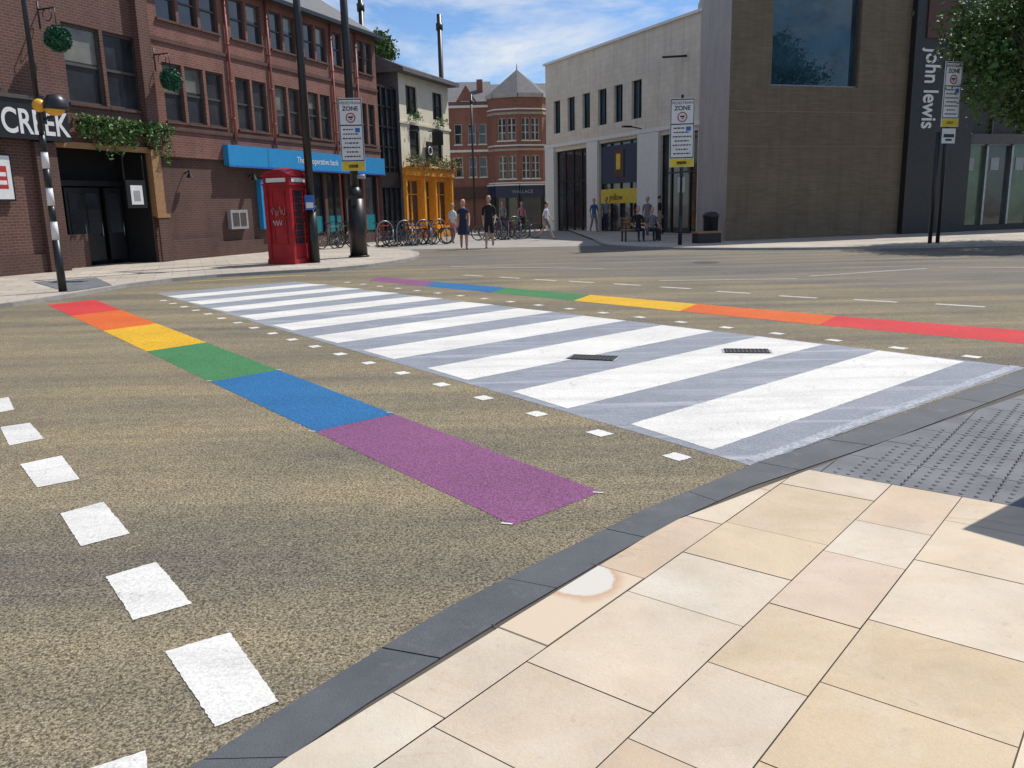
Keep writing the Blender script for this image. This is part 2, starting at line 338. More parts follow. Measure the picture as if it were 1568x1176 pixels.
KR=[(-1.75,.87),(-.85,1.96),(-.65,2.25),(-.26,2.78),(.18,3.26),(.63,3.75),(1.12,4.20),(1.36,4.43),(2.09,4.97),(4.26,6.74),(8.2,9.4)]
KI=[(-1.52,.87),(-.62,1.96),(-.45,2.20),(-.06,2.68),(.36,3.17),(.77,3.62),(1.20,4.02),(1.54,4.27),(2.30,4.83),(4.40,6.50),(8.4,9.1)]
kb=MB()
def lerp(a,b,t): return (a[0]+(b[0]-a[0])*t,a[1]+(b[1]-a[1])*t)
seg=[]
for i in range(len(KR)-1):
    for k in range(4): seg.append((lerp(KR[i],KR[i+1],k/4),lerp(KI[i],KI[i+1],k/4)))
seg.append((KR[-1],KI[-1]))
def kpiece(i0,i1):
    a=[s[0] for s in seg[i0:i1+1]];b_=[s[1] for s in seg[i0:i1+1]]
    def sh(P):
        d0=math.dist(P[0],P[1]);d1=math.dist(P[-1],P[-2]);P=list(P);P[0]=lerp(P[0],P[1],.003/d0);P[-1]=lerp(P[-1],P[-2],.003/d1);return P
    a=sh(a);b_=sh(b_);z=.030+U(-.001,.001)
    kb.prism(b_+a[::-1],-.02,z,M['kerb'])
acc=0;start=0
for i in range(1,len(seg)):
    acc+=math.dist(seg[i][0],seg[i-1][0])
    if acc>.62 or i==len(seg)-1: kpiece(start,i);start=i;acc=0
kb.obj('pavement_kerb')
K=(.632,.776);Q=(.776,-.632)
def KQ(k,q): return (K[0]*k+Q[0]*q,K[1]*k+Q[1]*q)
m,nt,b=newmat('sandstone_slabs');b.inputs['Roughness'].default_value=.7;M['slab']=m
at=nt.nodes.new('ShaderNodeAttribute');at.attribute_name='Col'
co=objco(nt);va=N(nt,'ShaderNodeVectorMath',operation='MULTIPLY_ADD');L(nt,at.outputs['Color'],va.inputs[0]);va.inputs[1].default_value=(137,253,371);L(nt,co,va.inputs[2])
# rust veins: thin iso-lines of a stretched noise field, only on some slabs
mp=nt.nodes.new('ShaderNodeMapping');mp.inputs['Scale'].default_value=(.9,2.6,1);mp.inputs['Rotation'].default_value=(0,0,.5);L(nt,va.outputs[0],mp.inputs['Vector'])
nv=noise(nt,mp.outputs[0],.9,4,.5,.5)
mm_=N(nt,'ShaderNodeMath',operation='MULTIPLY');L(nt,nv,mm_.inputs[0]);mm_.inputs[1].default_value=9
fr=N(nt,'ShaderNodeMath',operation='FRACT');L(nt,mm_.outputs[0],fr.inputs[0])
vf=mulv(nt,ramp(nt,fr.outputs[0],.55,1.0),ramp(nt,noise(nt,va.outputs[0],2.1,3),.42,.62))
vm=mulv(nt,mulv(nt,vf,at.outputs['Alpha']),.55)
c=mixc(nt,vm,at.outputs['Color'],(.46,.28,.15))
cl=ramp(nt,noise(nt,va.outputs[0],1.8,6,.65,.8),.38,.66);c=mixc(nt,mulv(nt,cl,.30),c,(.53,.39,.23))
cl2=ramp(nt,noise(nt,va.outputs[0],3.1,6,.7,.5),.50,.75);c=mixc(nt,mulv(nt,cl2,.35),c,(.64,.60,.53))
f1=ramp(nt,noise(nt,co,2.4,6,.65,.3),.3,.7);c=mixc(nt,1.0,c,mixc(nt,f1,(.83,.82,.81),(1.05,1.04,1.03)),'MULTIPLY')
f2=ramp(nt,noise(nt,co,260,2,.5),.3,.7);c=mixc(nt,1.0,c,mixc(nt,f2,(.88,.87,.86),(1.05,1.05,1.05)),'MULTIPLY')
f3=ramp(nt,noise(nt,co,18,5,.65),.61,.74);c=mixc(nt,mulv(nt,f3,.4),c,(.27,.22,.17))
vo=nt.nodes.new('ShaderNodeTexVoronoi');vo.inputs['Scale'].default_value=2.9;L(nt,co,vo.inputs['Vector'])
ds=N(nt,'ShaderNodeMath',operation='ADD');L(nt,vo.outputs['Distance'],ds.inputs[0]);L(nt,mulv(nt,noise(nt,co,60,3),.05),ds.inputs[1])
gum=ramp(nt,ds.outputs[0],.072,.060);n6=ramp(nt,noise(nt,co,1.3,2),.47,.48);c=mixc(nt,mulv(nt,mulv(nt,gum,n6),.65),c,(.20,.18,.16))
L(nt,c,b.inputs['Base Color']);bump(nt,b,noise(nt,co,60,4),.2,.01)
pal=[(.57,.46,.315),(.60,.505,.37),(.54,.425,.28),(.61,.53,.41),(.575,.45,.325),(.60,.54,.44),(.53,.405,.26),(.60,.48,.37),(.57,.485,.37)]
sv=[];sf=[];sc=[]
q=-1.75;ri=0
depths=[.25,.46,.32,.52,.40,.30,.52,.36,.46,.32,.5,.4]
while q<6:
    dq=depths[ri%len(depths)];k=-2.5-U(0,.6)
    while k<4.31:
        lk=U(.40,.78);k1=min(k+lk,4.31)
        if 4.31-k1<.2: k1=4.31
        e=.0022;poly=[KQ(k+e,q+e),KQ(k+e,q+dq-e),KQ(k1-e,q+dq-e),KQ(k1-e,q+e)]
        for i in range(len(KI)-1):
            if len(poly)>2: poly=clip(poly,KI[i],KI[i+1])
        if len(poly)>2:
            i0=len(sv);zz=.030+U(-.0008,.0008);sv+=[(p[0],p[1],zz) for p in poly]
            sf.append(tuple(range(i0,i0+len(poly))))
            cc=random.choice(pal);j=U(.93,1.05);sc.append((cc[0]*j,cc[1]*j,cc[2]*j,random.choice([0,0,.15,.4,1.0])))
        k=k1
        if k>=4.31: break
    q+=dq;ri+=1
me=bpy.data.meshes.new('near_pavement');me.from_pydata(sv,[],sf);me.materials.append(M['slab'])
ca=me.color_attributes.new('Col','FLOAT_COLOR','CORNER')
for pi,p in enumerate(me.polygons):
    for l in p.loop_indices: ca.data[l].color=sc[pi]
o=bpy.data.objects.new('near_pavement',me);COL.objects.link(o)
b0=MB();b0.face([(p[0],p[1],.024) for p in [(-1.6,.8)]+KI[1:]+[(14,9),(14,-4),(-4,-4)]],M['joint']);b0.obj('pavement_bedding')
m,nt,b=newmat('pale_ringed_sandstone');b.inputs['Roughness'].default_value=.7;co=objco(nt)
s1=N(nt,'ShaderNodeVectorMath',operation='DISTANCE');L(nt,co,s1.inputs[0]);s1.inputs[1].default_value=(.24,3.0,.031)
sn=N(nt,'ShaderNodeMath',operation='ADD');L(nt,s1.outputs['Value'],sn.inputs[0]);L(nt,mulv(nt,noise(nt,co,5,5,.6),.14),sn.inputs[1])
rf_=ramp(nt,sn.outputs[0],.205,.222);c=mixc(nt,rf_,(.57,.54,.48),(.48,.31,.20));r2=ramp(nt,sn.outputs[0],.222,.27);c=mixc(nt,r2,c,(.58,.47,.34))
gn=ramp(nt,noise(nt,co,220,2),.3,.7);c=mixc(nt,1.0,c,mixc(nt,gn,(.9,.9,.9),(1.04,1.04,1.04)),'MULTIPLY');L(nt,c,b.inputs['Base Color'])
sp_=[KQ(2.00,-1.747),KQ(2.00,-1.503),KQ(2.62,-1.503),KQ(2.62,-1.747)]
for i in range(len(KI)-1): sp_=clip(sp_,KI[i],KI[i+1])
s=MB();s.face([(p_[0],p_[1],.0318) for p_ in sp_],m)
jn=[(KQ(1.997,-1.745),KQ(1.997,-1.5)),(KQ(1.997,-1.5),KQ(2.623,-1.5)),(KQ(2.623,-1.5),KQ(2.623,-1.745))]
for a_,b_ in jn:
    cx,cy=(a_[0]+b_[0])/2,(a_[1]+b_[1])/2;s.face([(p_[0],p_[1],.0324) for p_ in sqr(cx,cy,math.dist(a_,b_),.004,(b_[0]-a_[0],b_[1]-a_[1]))],M['joint'])
s.obj('ringed_sandstone_slab')
tp=MB()
ks=[4.31+.4*i for i in range(13)];qs=[-3.4+.4*i for i in range(22)]
for ki in range(len(ks)-1):
    for qi in range(len(qs)-1):
        e=.003;poly=[KQ(ks[ki]+e,qs[qi]+e),KQ(ks[ki]+e,qs[qi+1]-e),KQ(ks[ki+1]-e,qs[qi+1]-e),KQ(ks[ki+1]-e,qs[qi]+e)]
        for i in range(len(KI)-1):
            if len(poly)>2: poly=clip(poly,KI[i],KI[i+1])
        if len(poly)>2:
            zz=.030+U(-.0006,.0006);tp.face([(p[0],p[1],zz) for p in poly],M['tact'])
def inside(p,mrg):
    for i in range(len(KI)-1):
        a,b_=KI[i],KI[i+1];d=math.hypot(b_[0]-a[0],b_[1]-a[1])
        if ((b_[0]-a[0])*(p[1]-a[1])-(b_[1]-a[1])*(p[0]-a[0]))/d>-mrg: return False
    return True
k=4.35
while k<7.6:
    q=-3.0
    while q<1.6:
        p=KQ(k,q)
        if inside(p,.10) and p[0]<5.2:
            tp.lathe((p[0],p[1],.030),[(.0125,0),(.010,.0045),(.0001,.0055)],M['tact'],7)
        q+=.0667
    k+=.0667
tp.obj('tactile_paving')
PZ=.07
def pavement(name,outer,back,mat):
    mb=MB();poly=outer+back
    mb.face([(p[0],p[1],PZ) for p in poly],mat)
    for i in range(len(outer)-1):
        a,b_=outer[i],outer[i+1];d=Vector((b_[0]-a[0],b_[1]-a[1],0));n=Vector((-d.y,d.x,0)).normalized()*.14
        mb.face([(a[0],a[1],0),(b_[0],b_[1],0),(b_[0],b_[1],PZ+.003),(a[0],a[1],PZ+.003)],M['farkerb'])
        mb.face([(a[0],a[1],PZ+.004),(b_[0],b_[1],PZ+.004),(b_[0]+n.x,b_[1]+n.y,PZ+.004),(a[0]+n.x,a[1]+n.y,PZ+.004)],M['farkerb'])
    return mb.obj(name)
LK=[(-40,0),(-14,9.5),(-9.3,12.6),(-8.45,14.1),(-8.2,15.5),(-8.05,17.5),(-7.6,18.8),(-6.9,19.7),(-5.8,20.4),(-4.5,21.0),(-3.7,22.1),(-3.2,23.4),(-2.85,24.8),(-2.8,26.2),(-3.0,28),(-3.6,30.1),(-5.2,32.6)]
pavement('left_pavement',LK,[(-5.6,50),(-60,50),(-60,0)],M['pave'])
RK=[(3.6,36),(3.45,31.5),(3.6,30.0),(4.3,28.4),(5.5,27.0),(7.2,25.8),(9,25.15),(12.3,24.7),(15.2,24.75),(60,25.2)]
pavement('right_pavement',RK,[(60,60),(3.6,60)],M['pave'])
pl=MB();pl.face([(-9,32.0,.004),(3.9,30.8,.004),(6,60,.004),(-9,60,.004)],M['plaza']);pl.obj('plaza')
tg=MB();tg.face([(-8.45,15.9,PZ+.008),(-8.25,17.3,PZ+.008),(-9.7,19.6,PZ+.008),(-10.6,18.6,PZ+.008)],M['tact'])
for i in range(14):
    for j in range(10):
        u_=(i+.5)/14;v_=(j+.5)/10;x=(-8.45*(1-v_)-8.25*v_)*(1-u_)+(-10.6*(1-v_)-9.7*v_)*u_;y=(15.9*(1-v_)+17.3*v_)*(1-u_)+(18.6*(1-v_)+19.6*v_)*u_
        tg.lathe((x,y,PZ+.008),[(.03,0),(.02,.006),(.001,.007)],M['tact'],6)
tg.obj('far_tactile_paving')
mh=MB();mh.face([(p[0],p[1],.005) for p in [(4.9+.32*math.cos(t*math.pi/12),20.8+.32*math.sin(t*math.pi/12)) for t in range(24)]],M['iron']);mh.obj('manhole_cover')

# ---------------------------------------------------------------- buildings
def facade(mb,x0,x1,z0,z1,holes,m,y=0,depth=.16,mrev=None):
    xs=sorted(set([x0,x1]+[h[0] for h in holes]+[h[1] for h in holes]));zs=sorted(set([z0,z1]+[h[2] for h in holes]+[h[3] for h in holes]))
    xs=[x for x in xs if x0<=x<=x1];zs=[z for z in zs if z0<=z<=z1]
    for i in range(len(xs)-1):
        for j in range(len(zs)-1):
            cx=(xs[i]+xs[i+1])/2;cz=(zs[j]+zs[j+1])/2
            if any(h[0]<cx<h[1] and h[2]<cz<h[3] for h in holes): continue
            mb.face([(xs[i],y,zs[j]),(xs[i+1],y,zs[j]),(xs[i+1],y,zs[j+1]),(xs[i],y,zs[j+1])],m)
    mr=mrev or m
    for h in holes:
        a,b_,c_,d_=h[:4];dd=y+depth
        mb.face([(a,y,c_),(a,dd,c_),(a,dd,d_),(a,y,d_)],mr);mb.face([(b_,dd,c_),(b_,y,c_),(b_,y,d_),(b_,dd,d_)],mr)
        mb.face([(a,y,d_),(a,dd,d_),(b_,dd,d_),(b_,y,d_)],mr);mb.face([(a,dd,c_),(a,y,c_),(b_,y,c_),(b_,dd,c_)],mr)
def window(mb,h,cols=1,sash=True,fr='frame',gl=None,y=0,depth=.16,ft=.055,rows=None,sill=True,sillm=None):
    a,b_,c_,d_=h[:4];dd=y+depth
    for k in range(cols):
        xa=a+(b_-a)*k/cols;xb=a+(b_-a)*(k+1)/cols
        if gl is None and R()<.4:
            zc=c_+(d_-c_)*U(.35,.85)
            mb.face([(xa,dd-.02,c_),(xb,dd-.02,c_),(xb,dd-.02,zc),(xa,dd-.02,zc)],M['glass']);mb.face([(xa,dd-.02,zc),(xb,dd-.02,zc),(xb,dd-.02,d_),(xa,dd-.02,d_)],M['glass2'])
        else: mb.face([(xa,dd-.02,c_),(xb,dd-.02,c_),(xb,dd-.02,d_),(xa,dd-.02,d_)],M[gl or 'glass'])
    f=M[fr];fa,fb=dd-.075,dd-.022
    mb.box(a,b_,fa,fb,d_-ft,d_,f);mb.box(a,b_,fa,fb,c_,c_+ft,f)
    for k in range(cols+1):
        x=a+(b_-a)*k/cols;xa=max(a,x-ft*.8);xb=min(b_,x+ft*.8)
        mb.box(xa,xb,fa-.004,fb,c_+ft,d_-ft,f)
    rr=rows or ([.5] if sash else [])
    for r in rr:
        z=c_+(d_-c_)*r;mb.box(a+ft,b_-ft,fa+.006,fb,z-ft*.5,z+ft*.5,f)
    if sill: mb.box(a-.05,b_+.05,y-.07,dd-.08,c_-.07,c_-.001,sillm or M['stoneGrey'])
angL=math.atan2(.934,.358);AL=(-10.72,25.97,0)
B=empty('brick_office_building',AL,angL)
W=MB();Wi=MB()
groups=[(.75,3.65,3),(4.15,5.95,2),(6.35,8.0,2),(8.45,10.1,2),(10.5,12.0,2),(12.35,13.7,2)]
holes=[]
for (a,b_,n) in groups:
    w_=(b_-a)/n
    for k in range(n):
        x0=a+w_*k+.06;x1=a+w_*(k+1)-.06
        for (z0,z1) in ((4.32,6.05),(7.3,8.6)):
            holes.append((x0,x1,z0,z1));window(Wi,holes[-1],1,True,'frame',sillm=M['brickLow'])
facade(W,.25,13.95,3.25,8.95,holes,M['brickL'])
lowh=[(6.1,7.6,.5,3.0),(7.8,9.4,.5,3.0),(9.6,11.0,.1,3.0),(11.2,13.7,.5,3.0)]
facade(W,.25,13.95,0,3.25,lowh,M['brickLow'],y=.12)  # darker brick stands in for the shade below the upper floors
for h in lowh:
    window(Wi,h,2,False,'black','glass',y=.12,sill=False);Wi.box(h[0]+.1,h[1]-.1,.235,.252,.62,1.3,M['teal'])
W.face([(13.95,0,0),(13.95,8,0),(13.95,8,8.95),(13.95,0,8.95)],M['brickL'])
W.face([(.25,.12,3.25),(13.95,.12,3.25),(13.95,0,3.25),(.25,0,3.25)],M['brickLow'])
W.box(.25,13.95,-.05,-.001,6.62,6.74,M['brickLow']);W.box(.25,13.95,-.05,-.001,4.05,4.17,M['brickLow'])
W.box(.25,2.6,-.06,.119,0,.7,M['brickLow']);W.box(2.6,5.0,-.02,.118,0,.55,M['brickLow'])
W.obj('walls',B);Wi.obj('windows',B)
rf=MB();rf.face([(.0,-.35,8.9),(14.2,-.35,8.9),(14.2,4,11.6),(0,4,11.6)],M['slate']);rf.face([(0,4,11.6),(14.2,4,11.6),(14.2,8,9),(0,8,9)],M['slate'])
rf.face([(14.0,0,8.9),(14.0,8,8.9),(14.0,4,11.4)],M['brickL'])
rf.box(.0,14.2,-.42,-.30,8.82,8.96,M['black']);rf.box(.0,14.2,-.3,0,8.84,8.9,M['frame']);rf.obj('roof',B)
pp=MB()
for x in (3.9,6.15,8.22,10.3,12.2):
    pp.tube((x,-.07,.2 if x>10 else 3.8),(x,-.07,8.85),.045,.045,M['pipe'])
    for z in (4.6,5.8,7.0,8.2): pp.tube((x,-.07,z),(x,-.07,z+.06),.06,.06,M['pipe'])
pp.obj('downpipes',B)
fa=MB();fa.box(3.25,13.9,-.22,-.001,3.08,3.75,M['bluef']);fa.box(3.2,13.92,-.25,-.22,3.02,3.08,M['bluesg'])
for x in (5.4,11.8): fa.box(x,x+.02,-.226,-.2201,3.08,3.75,M['bluesg'])
fa.obj('fascia',B)
text('fascia_lettering','The co-operative bank',.33,(7.15,-.225,3.30),(HP,0,0),M['whites'],B,sx=.95)
at_=MB();at_.box(5.02,5.85,-.08,.11,.9,2.65,M['bluef']);at_.box(5.14,5.7,-.09,-.08,1.35,2.1,M['whites']);at_.box(5.14,5.7,-.092,-.08,2.3,2.5,M['whites']);at_.box(5.3,5.55,-.095,-.0901,1.5,1.8,M['greysg'])
at_.box(3.3,4.2,-.05,.11,.95,1.6,M['greysg']);at_.box(3.4,3.72,-.06,-.05,1.05,1.5,M['frame']);at_.box(3.8,4.1,-.06,-.05,1.05,1.5,M['frame']);at_.obj('cash_machine_panel',B)
lp=MB()
for x in (1.4,4.6):
    lp.tube((x,.1,2.75),(x,-.15,2.85),.02,.02,M['black']);lp.lathe((x,-.15,2.62),[(.12,0),(.02,.22)],M['black'],10)
lp.obj('wall_lamps',B)

B=empty('brick_bar_building',AL,angL)
W=MB();Wi=MB();holes=[]
for (a,b_) in ((-2.72,-1.47),(-1.35,-.1),(-5.9,-4.75),(-7.2,-6.05),(-9.5,-8.3)):
    for (z0,z1) in ((4.5,6.55),(7.75,9.4)):
        holes.append((a,b_,z0,z1));window(Wi,holes[-1],1,True,'frame',ft=.07,sillm=M['brickLow'])
facade(W,-14,.24,3.45,10.5,holes,M['brickC'])
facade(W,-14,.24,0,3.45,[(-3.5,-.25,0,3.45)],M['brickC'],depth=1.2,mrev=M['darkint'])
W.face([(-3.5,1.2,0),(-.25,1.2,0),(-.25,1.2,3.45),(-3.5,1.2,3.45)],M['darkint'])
W.box(-.22,.23,-.22,-.001,3.5,10.4,M['brickC']);W.box(-4.15,-3.52,-.18,-.001,0,3.38,M['brickLow'])
W.box(-8.7,-8.2,-.2,-.001,4.5,10.4,M['brickC'])
W.box(-14,-4.16,-.08,-.001,0,.55,M['brickLow'])
W.obj('walls',B);Wi.obj('windows',B)
d=MB()
for x in (-3.3,-2.5,-1.9,-1.1):
    d.box(x,x+.62,.9,.98,.2,2.3,M['black']);d.box(x+.1,x+.52,.88,.9,1.0,2.15,M['glass']);d.tube((x+.55,.85,.9),(x+.55,.85,1.3),.015,.015,M['metal'])
d.box(-3.4,-.4,.9,1.0,2.35,2.5,M['black']);d.box(-3.4,-2.2,.55,.65,.1,1.0,M['brickLow']);d.obj('entrance_doors',B)
d=MB();d.box(-.22,.15,-.2,-.003,1.45,3.4,M['timber']);d.box(-.3,.22,-.28,-.202,1.4,1.52,M['timber']);d.box(-.26,.2,-.26,-.203,.08,1.4,M['brickLow'])
d.box(-3.5,-.22,-.1,-.003,3.3,3.46,M['timber']);d.obj('timber_post',B)
d=MB();d.box(-1.25,-.5,-.12,-.05,1.7,2.5,M['black']);d.box(-1.1,-.65,-.13,-.12,1.8,2.35,M['whites']);d.box(-1.0,-.75,-.134,-.13,1.9,2.2,M['greysg']);d.tube((-1.25,-.08,2.5),(-1.25,-.08,3.3),.02,.02,M['black']);d.tube((-.5,-.08,2.5),(-.5,-.08,3.3),.02,.02,M['black']);d.obj('menu_board',B)
d=MB();d.box(-5.5,-4.85,-.13,-.05,1.9,3.05,M['black']);d.box(-5.45,-4.9,-.135,-.13,1.95,3.0,M['whites']);d.box(-5.33,-5.02,-.138,-.135,2.2,2.75,M['redsg']);d.box(-5.3,-5.05,-.141,-.138,2.3,2.4,M['whites']);d.box(-5.3,-5.05,-.141,-.138,2.5,2.6,M['whites']);d.obj('wall_poster',B)
d=MB();d.box(-9,-3.15,-.32,-.001,3.42,4.42,M['black']);d.box(-9.05,-3.1,-.36,-.321,4.38,4.48,M['frame']);d.obj('sign_fascia',B)
text('sign_lettering','CREEK',.84,(-5.13,-.325,3.56),(HP,0,0),M['whites'],B,sx=.79,bold=.014)
def leaves(mb,pts,size,m,flat=False):
    for p in pts:
        s=size*U(.6,1.3);q=Quaternion((U(-1,1),U(-1,1),U(-1,1)+.001),U(0,3.14));c=Vector(p)
        a=q@Vector((s,0,0));b_=q@Vector((0,s*.6,0));n=q@Vector((0,0,s*.2))
        mb.face([c-a,c-b_+n,c+a,c+b_+n],m)
iv=MB();pts=[]
for s_ in range(66):
    x=U(-2.75,.75);ln=U(.35,1.25)*(.75+.25*math.sin(x*3))
    for k in range(26):
        t=R();pts.append((x+U(-.10,.10)*(1-t*.5),-.25+U(-.14,.14),4.1-ln*t+U(-.04,.04)))
for s_ in range(700): pts.append((U(-2.75,.8),-.2+U(-.2,.2),U(3.85,4.2)))
leaves(iv,pts,.055,M['leafi']);iv.box(-2.75,.8,-.3,-.1,3.95,4.0,M['black']);iv.obj('hanging_ivy',B)
for nm,x,z in (('topiary_ball',-3.35,5.95),('topiary_ball',.55,5.45)):
    e=empty(nm,(AL[0]+.358*x+.934*.55,AL[1]+.934*x-.358*.55,z),0)
    tb=MB();pts=[]
    for k in range(1100):
        v=Vector((random.gauss(0,1),random.gauss(0,1),random.gauss(0,1))).normalized()*U(.26,.33);pts.append(tuple(v))
    leaves(tb,pts,.045,M['topi']);tb.sphere((0,0,0),.25,M['topi']);tb.obj('foliage_ball',e)
    br=MB();br.tube((0,0,.3),(0,0,.75),.012,.012,M['black'],6);br.tube((0,0,.75),(-.934*.6,.358*.6,.75),.02,.02,M['black'],6);br.ring((-.25,.1,.6),(.358,.934,0),.15,.012,M['black'],14,5);br.tube((-.934*.55,.358*.55,.3),(-.934*.55,.358*.55,.95),.02,.02,M['black'],6);br.obj('bracket',e)

B=empty('glazed_stair_building',AL,angL)
W=MB();W.face([(13.95,.25,0),(16,.25,0),(16,.25,7.0),(13.95,.25,7.0)],M['glass']);W.box(13.96,16,.3,6,6.95,7.1,M['black'])
for k in range(5): W.box(13.97+k*.5,14.03+k*.5,.15,.24,0,7.0,M['black'])
for z in (2.6,3.4,4.3,5.2,6.1,6.95): W.box(13.97,16,.17,.245,z,z+.08,M['black'])
W.box(13.97,15.99,.1,.2,2.5,3.2,M['black']);W.obj('glazing',B)

B=empty('cream_pub_building',AL,angL)
W=MB();Wi=MB()
hs=[(16.7,17.9,5.95,7.3),(19.6,20.8,5.95,7.3),(16.9,18.0,3.85,5.25),(19.4,20.6,3.85,5.25)]
facade(W,16,21.5,3.5,7.75,hs,M['cream']);W.face([(16,0,0),(16,7,0),(16,7,7.75),(16,0,7.75)],M['slate']);W.face([(21.5,0,0),(21.5,7,0),(21.5,7,7.75),(21.5,0,7.75)],M['cream'])
for h in hs[:2]: window(Wi,h,2,True,'black','glass',sill=False)
for h in hs[2:]:
    window(Wi,h,1,True,'black','glass',sill=False)
    cx=(h[0]+h[1])/2;r=(h[1]-h[0])/2
    n=10;pts=[(cx+r*math.cos(math.pi*k/n),-.004,h[3]+r*.7*math.sin(math.pi*k/n)) for k in range(n+1)];Wi.face(pts[::-1],M['glass'])
ph=[(16.4,17.9,.6,2.9),(18.3,19.2,.1,2.9),(19.6,21.1,.6,2.9)]
facade(W,16,21.5,0,3.5,ph,M['orange_wood'],depth=.25)
for h in ph: window(Wi,h,2,False,'orange_wood','glass',depth=.25,rows=[.7],sill=False)
W.box(15.95,21.55,-.2,-.001,3.1,3.45,M['orange_wood']);W.box(15.95,21.6,-.26,-.201,3.45,3.52,M['orange_wood'])
for x in (16.05,18.0,19.3,21.3): W.box(x,x+.18,-.12,-.001,0,3.1,M['orange_wood'])
W.box(15.9,21.6,-.06,-.002,5.5,5.62,M['cream'])
W.obj('walls',B);Wi.obj('windows',B)
rf=MB();rf.box(15.6,21.9,-.5,7.2,7.75,7.92,M['slate']);rf.face([(15.6,-.5,7.93),(21.9,-.5,7.93),(20.5,3.2,9.3),(15.6,3.2,9.5)],M['slate']);rf.face([(15.6,-.5,7.93),(15.6,3.2,9.5),(15.6,7.2,7.93)],M['slate']);rf.face([(21.9,-.5,7.93),(21.9,7.2,7.93),(20.5,3.2,9.3)],M['slate'])
rf.obj('roof',B)
hg=MB();hg.box(18.45,19.1,-.14,-.1,3.8,4.8,M['black']);hg.ring((18.78,-.16,4.35),(0,1,0),.2,.03,M['whites'],14,5);hg.tube((18.78,-.1,5.3),(18.78,-.9,5.3),.025,.025,M['black']);hg.box(18.76,18.8,-.9,-.3,4.6,5.25,M['black']);hg.obj('pub_sign',B)
fl=MB();pts=[];pf=[]
for x in (16.3,17.1,18.0,18.9,19.8,20.7,21.3):
    for k in range(110): pts.append((x+random.gauss(0,.22),-.35+random.gauss(0,.12),3.75+random.gauss(0,.16)))
    for k in range(50): pf.append((x+random.gauss(0,.24),-.4+random.gauss(0,.14),3.75+random.gauss(0,.17)))
for x in (17.3,20.2):
    for k in range(90): pts.append((x+random.gauss(0,.3),-.2+random.gauss(0,.1),5.85+random.gauss(0,.12)))
leaves(fl,pts,.07,M['leafi']);leaves(fl,pf,.05,M['flower']);fl.obj('flower_baskets',B)

B=empty('victorian_brick_building',(0,56,0),0)
W=MB();Wi=MB()
hs=[]
for x in (-3.4,-2.5,-1.8): 
    for z0,z1 in ((3.5,4.8),(5.6,6.9)): hs.append((x,x+.5,z0,z1))
facade(W,-10,-1.1,0,8.3,hs,M['brickB'],y=.8)
for h in hs: window(Wi,h,1,True,'framew','glass',y=.8,sillm=M['stoneWhite'])
W.box(-10,-1.1,.74,.799,5.1,5.25,M['stoneWhite']);W.box(-10,-1.1,.7,.799,7.9,8.05,M['stoneWhite'])
tx=[(-1.2,.8),(-.75,-.1),(.8,-.55),(2.35,-.1),(2.8,.8)]
for i in range(4):
    a=Vector((*tx[i],0));b_=Vector((*tx[i+1],0));d=b_-a;ln=d.length;ang=math.atan2(d.y,d.x)
    w=MB();wi=MB();hh=[]
    if ln>1.2:
        for (u0,u1) in ((.14,.48),(.54,.88)):
            for z0,z1 in ((3.3,4.75),(5.7,7.1)): hh.append((ln*u0,ln*u1,z0,z1))
    facade(w,0,ln,2.9,8.6,hh,M['brickB'])
    for h in hh: window(wi,h,2,True,'framew','glass',ft=.045,sillm=M['stoneWhite'],rows=[.35,.68])
    w.face([(0,0,0),(ln,0,0),(ln,0,2.9),(0,0,2.9)],M['glass']);w.box(0,ln,-.12,-.001,2.1,2.85,M['navy']);w.box(0,ln,-.16,-.001,2.86,2.95,M['stoneWhite'])
    w.box(0,ln,-.05,-.001,5.05,5.2,M['band']);w.box(0,ln,-.12,-.001,8.35,8.6,M['stoneGrey']);w.box(0,ln,-.05,-.001,7.3,7.45,M['band'])
    for z in (5.35,3.0,7.6): w.box(0,ln,-.03,-.001,z,z+.08,M['stoneWhite'])
    for x in (.02,ln-.14): w.box(x,x+.12,-.08,-.001,0,2.1,M['dark'])
    w.obj('turret_wall',B,(a.x,a.y,0),ang);wi.obj('turret_windows',B,(a.x,a.y,0),ang)
W.box(-10,-1.2,.6,.79,2.1,2.85,M['brickLow']);W.obj('walls',B);Wi.obj('windows',B)
rf=MB()
for i in range(4): rf.face([(tx[i][0],tx[i][1]-.1,8.6),(tx[i+1][0],tx[i+1][1]-.1,8.6),(.8,1.4,10.3)],M['slate'])
rf.face([(-10,.7,8.3),(-1.0,.7,8.3),(-1.0,5,10.1),(-10,5,10.1)],M['slate']);rf.face([(-1.2,.9,8.5),(6,.9,8.5),(6,5,9.9),(-1.2,5,9.9)],M['slate'])
rf.face([(-3.2,.6,8.3),(-1.9,.6,8.3),(-2.55,.6,9.3)],M['brickB']);rf.face([(-3.2,.6,8.3),(-2.55,.6,9.3),(-2.55,3,9.3),(-3.2,3,8.3)],M['slate']);rf.face([(-2.55,.6,9.3),(-1.9,.6,8.3),(-1.9,3,8.3),(-2.55,3,9.3)],M['slate'])
rf.box(-1.9,-1.5,2.5,3.1,9,9.9,M['brickB']);rf.tube((.8,1.4,10.2),(.8,1.4,10.7),.04,.01,M['black']);rf.obj('roof',B)
text('fascia_lettering','WALLACE',.30,(.3,-.76,2.36),(HP,0,0),M['greysg'],B)

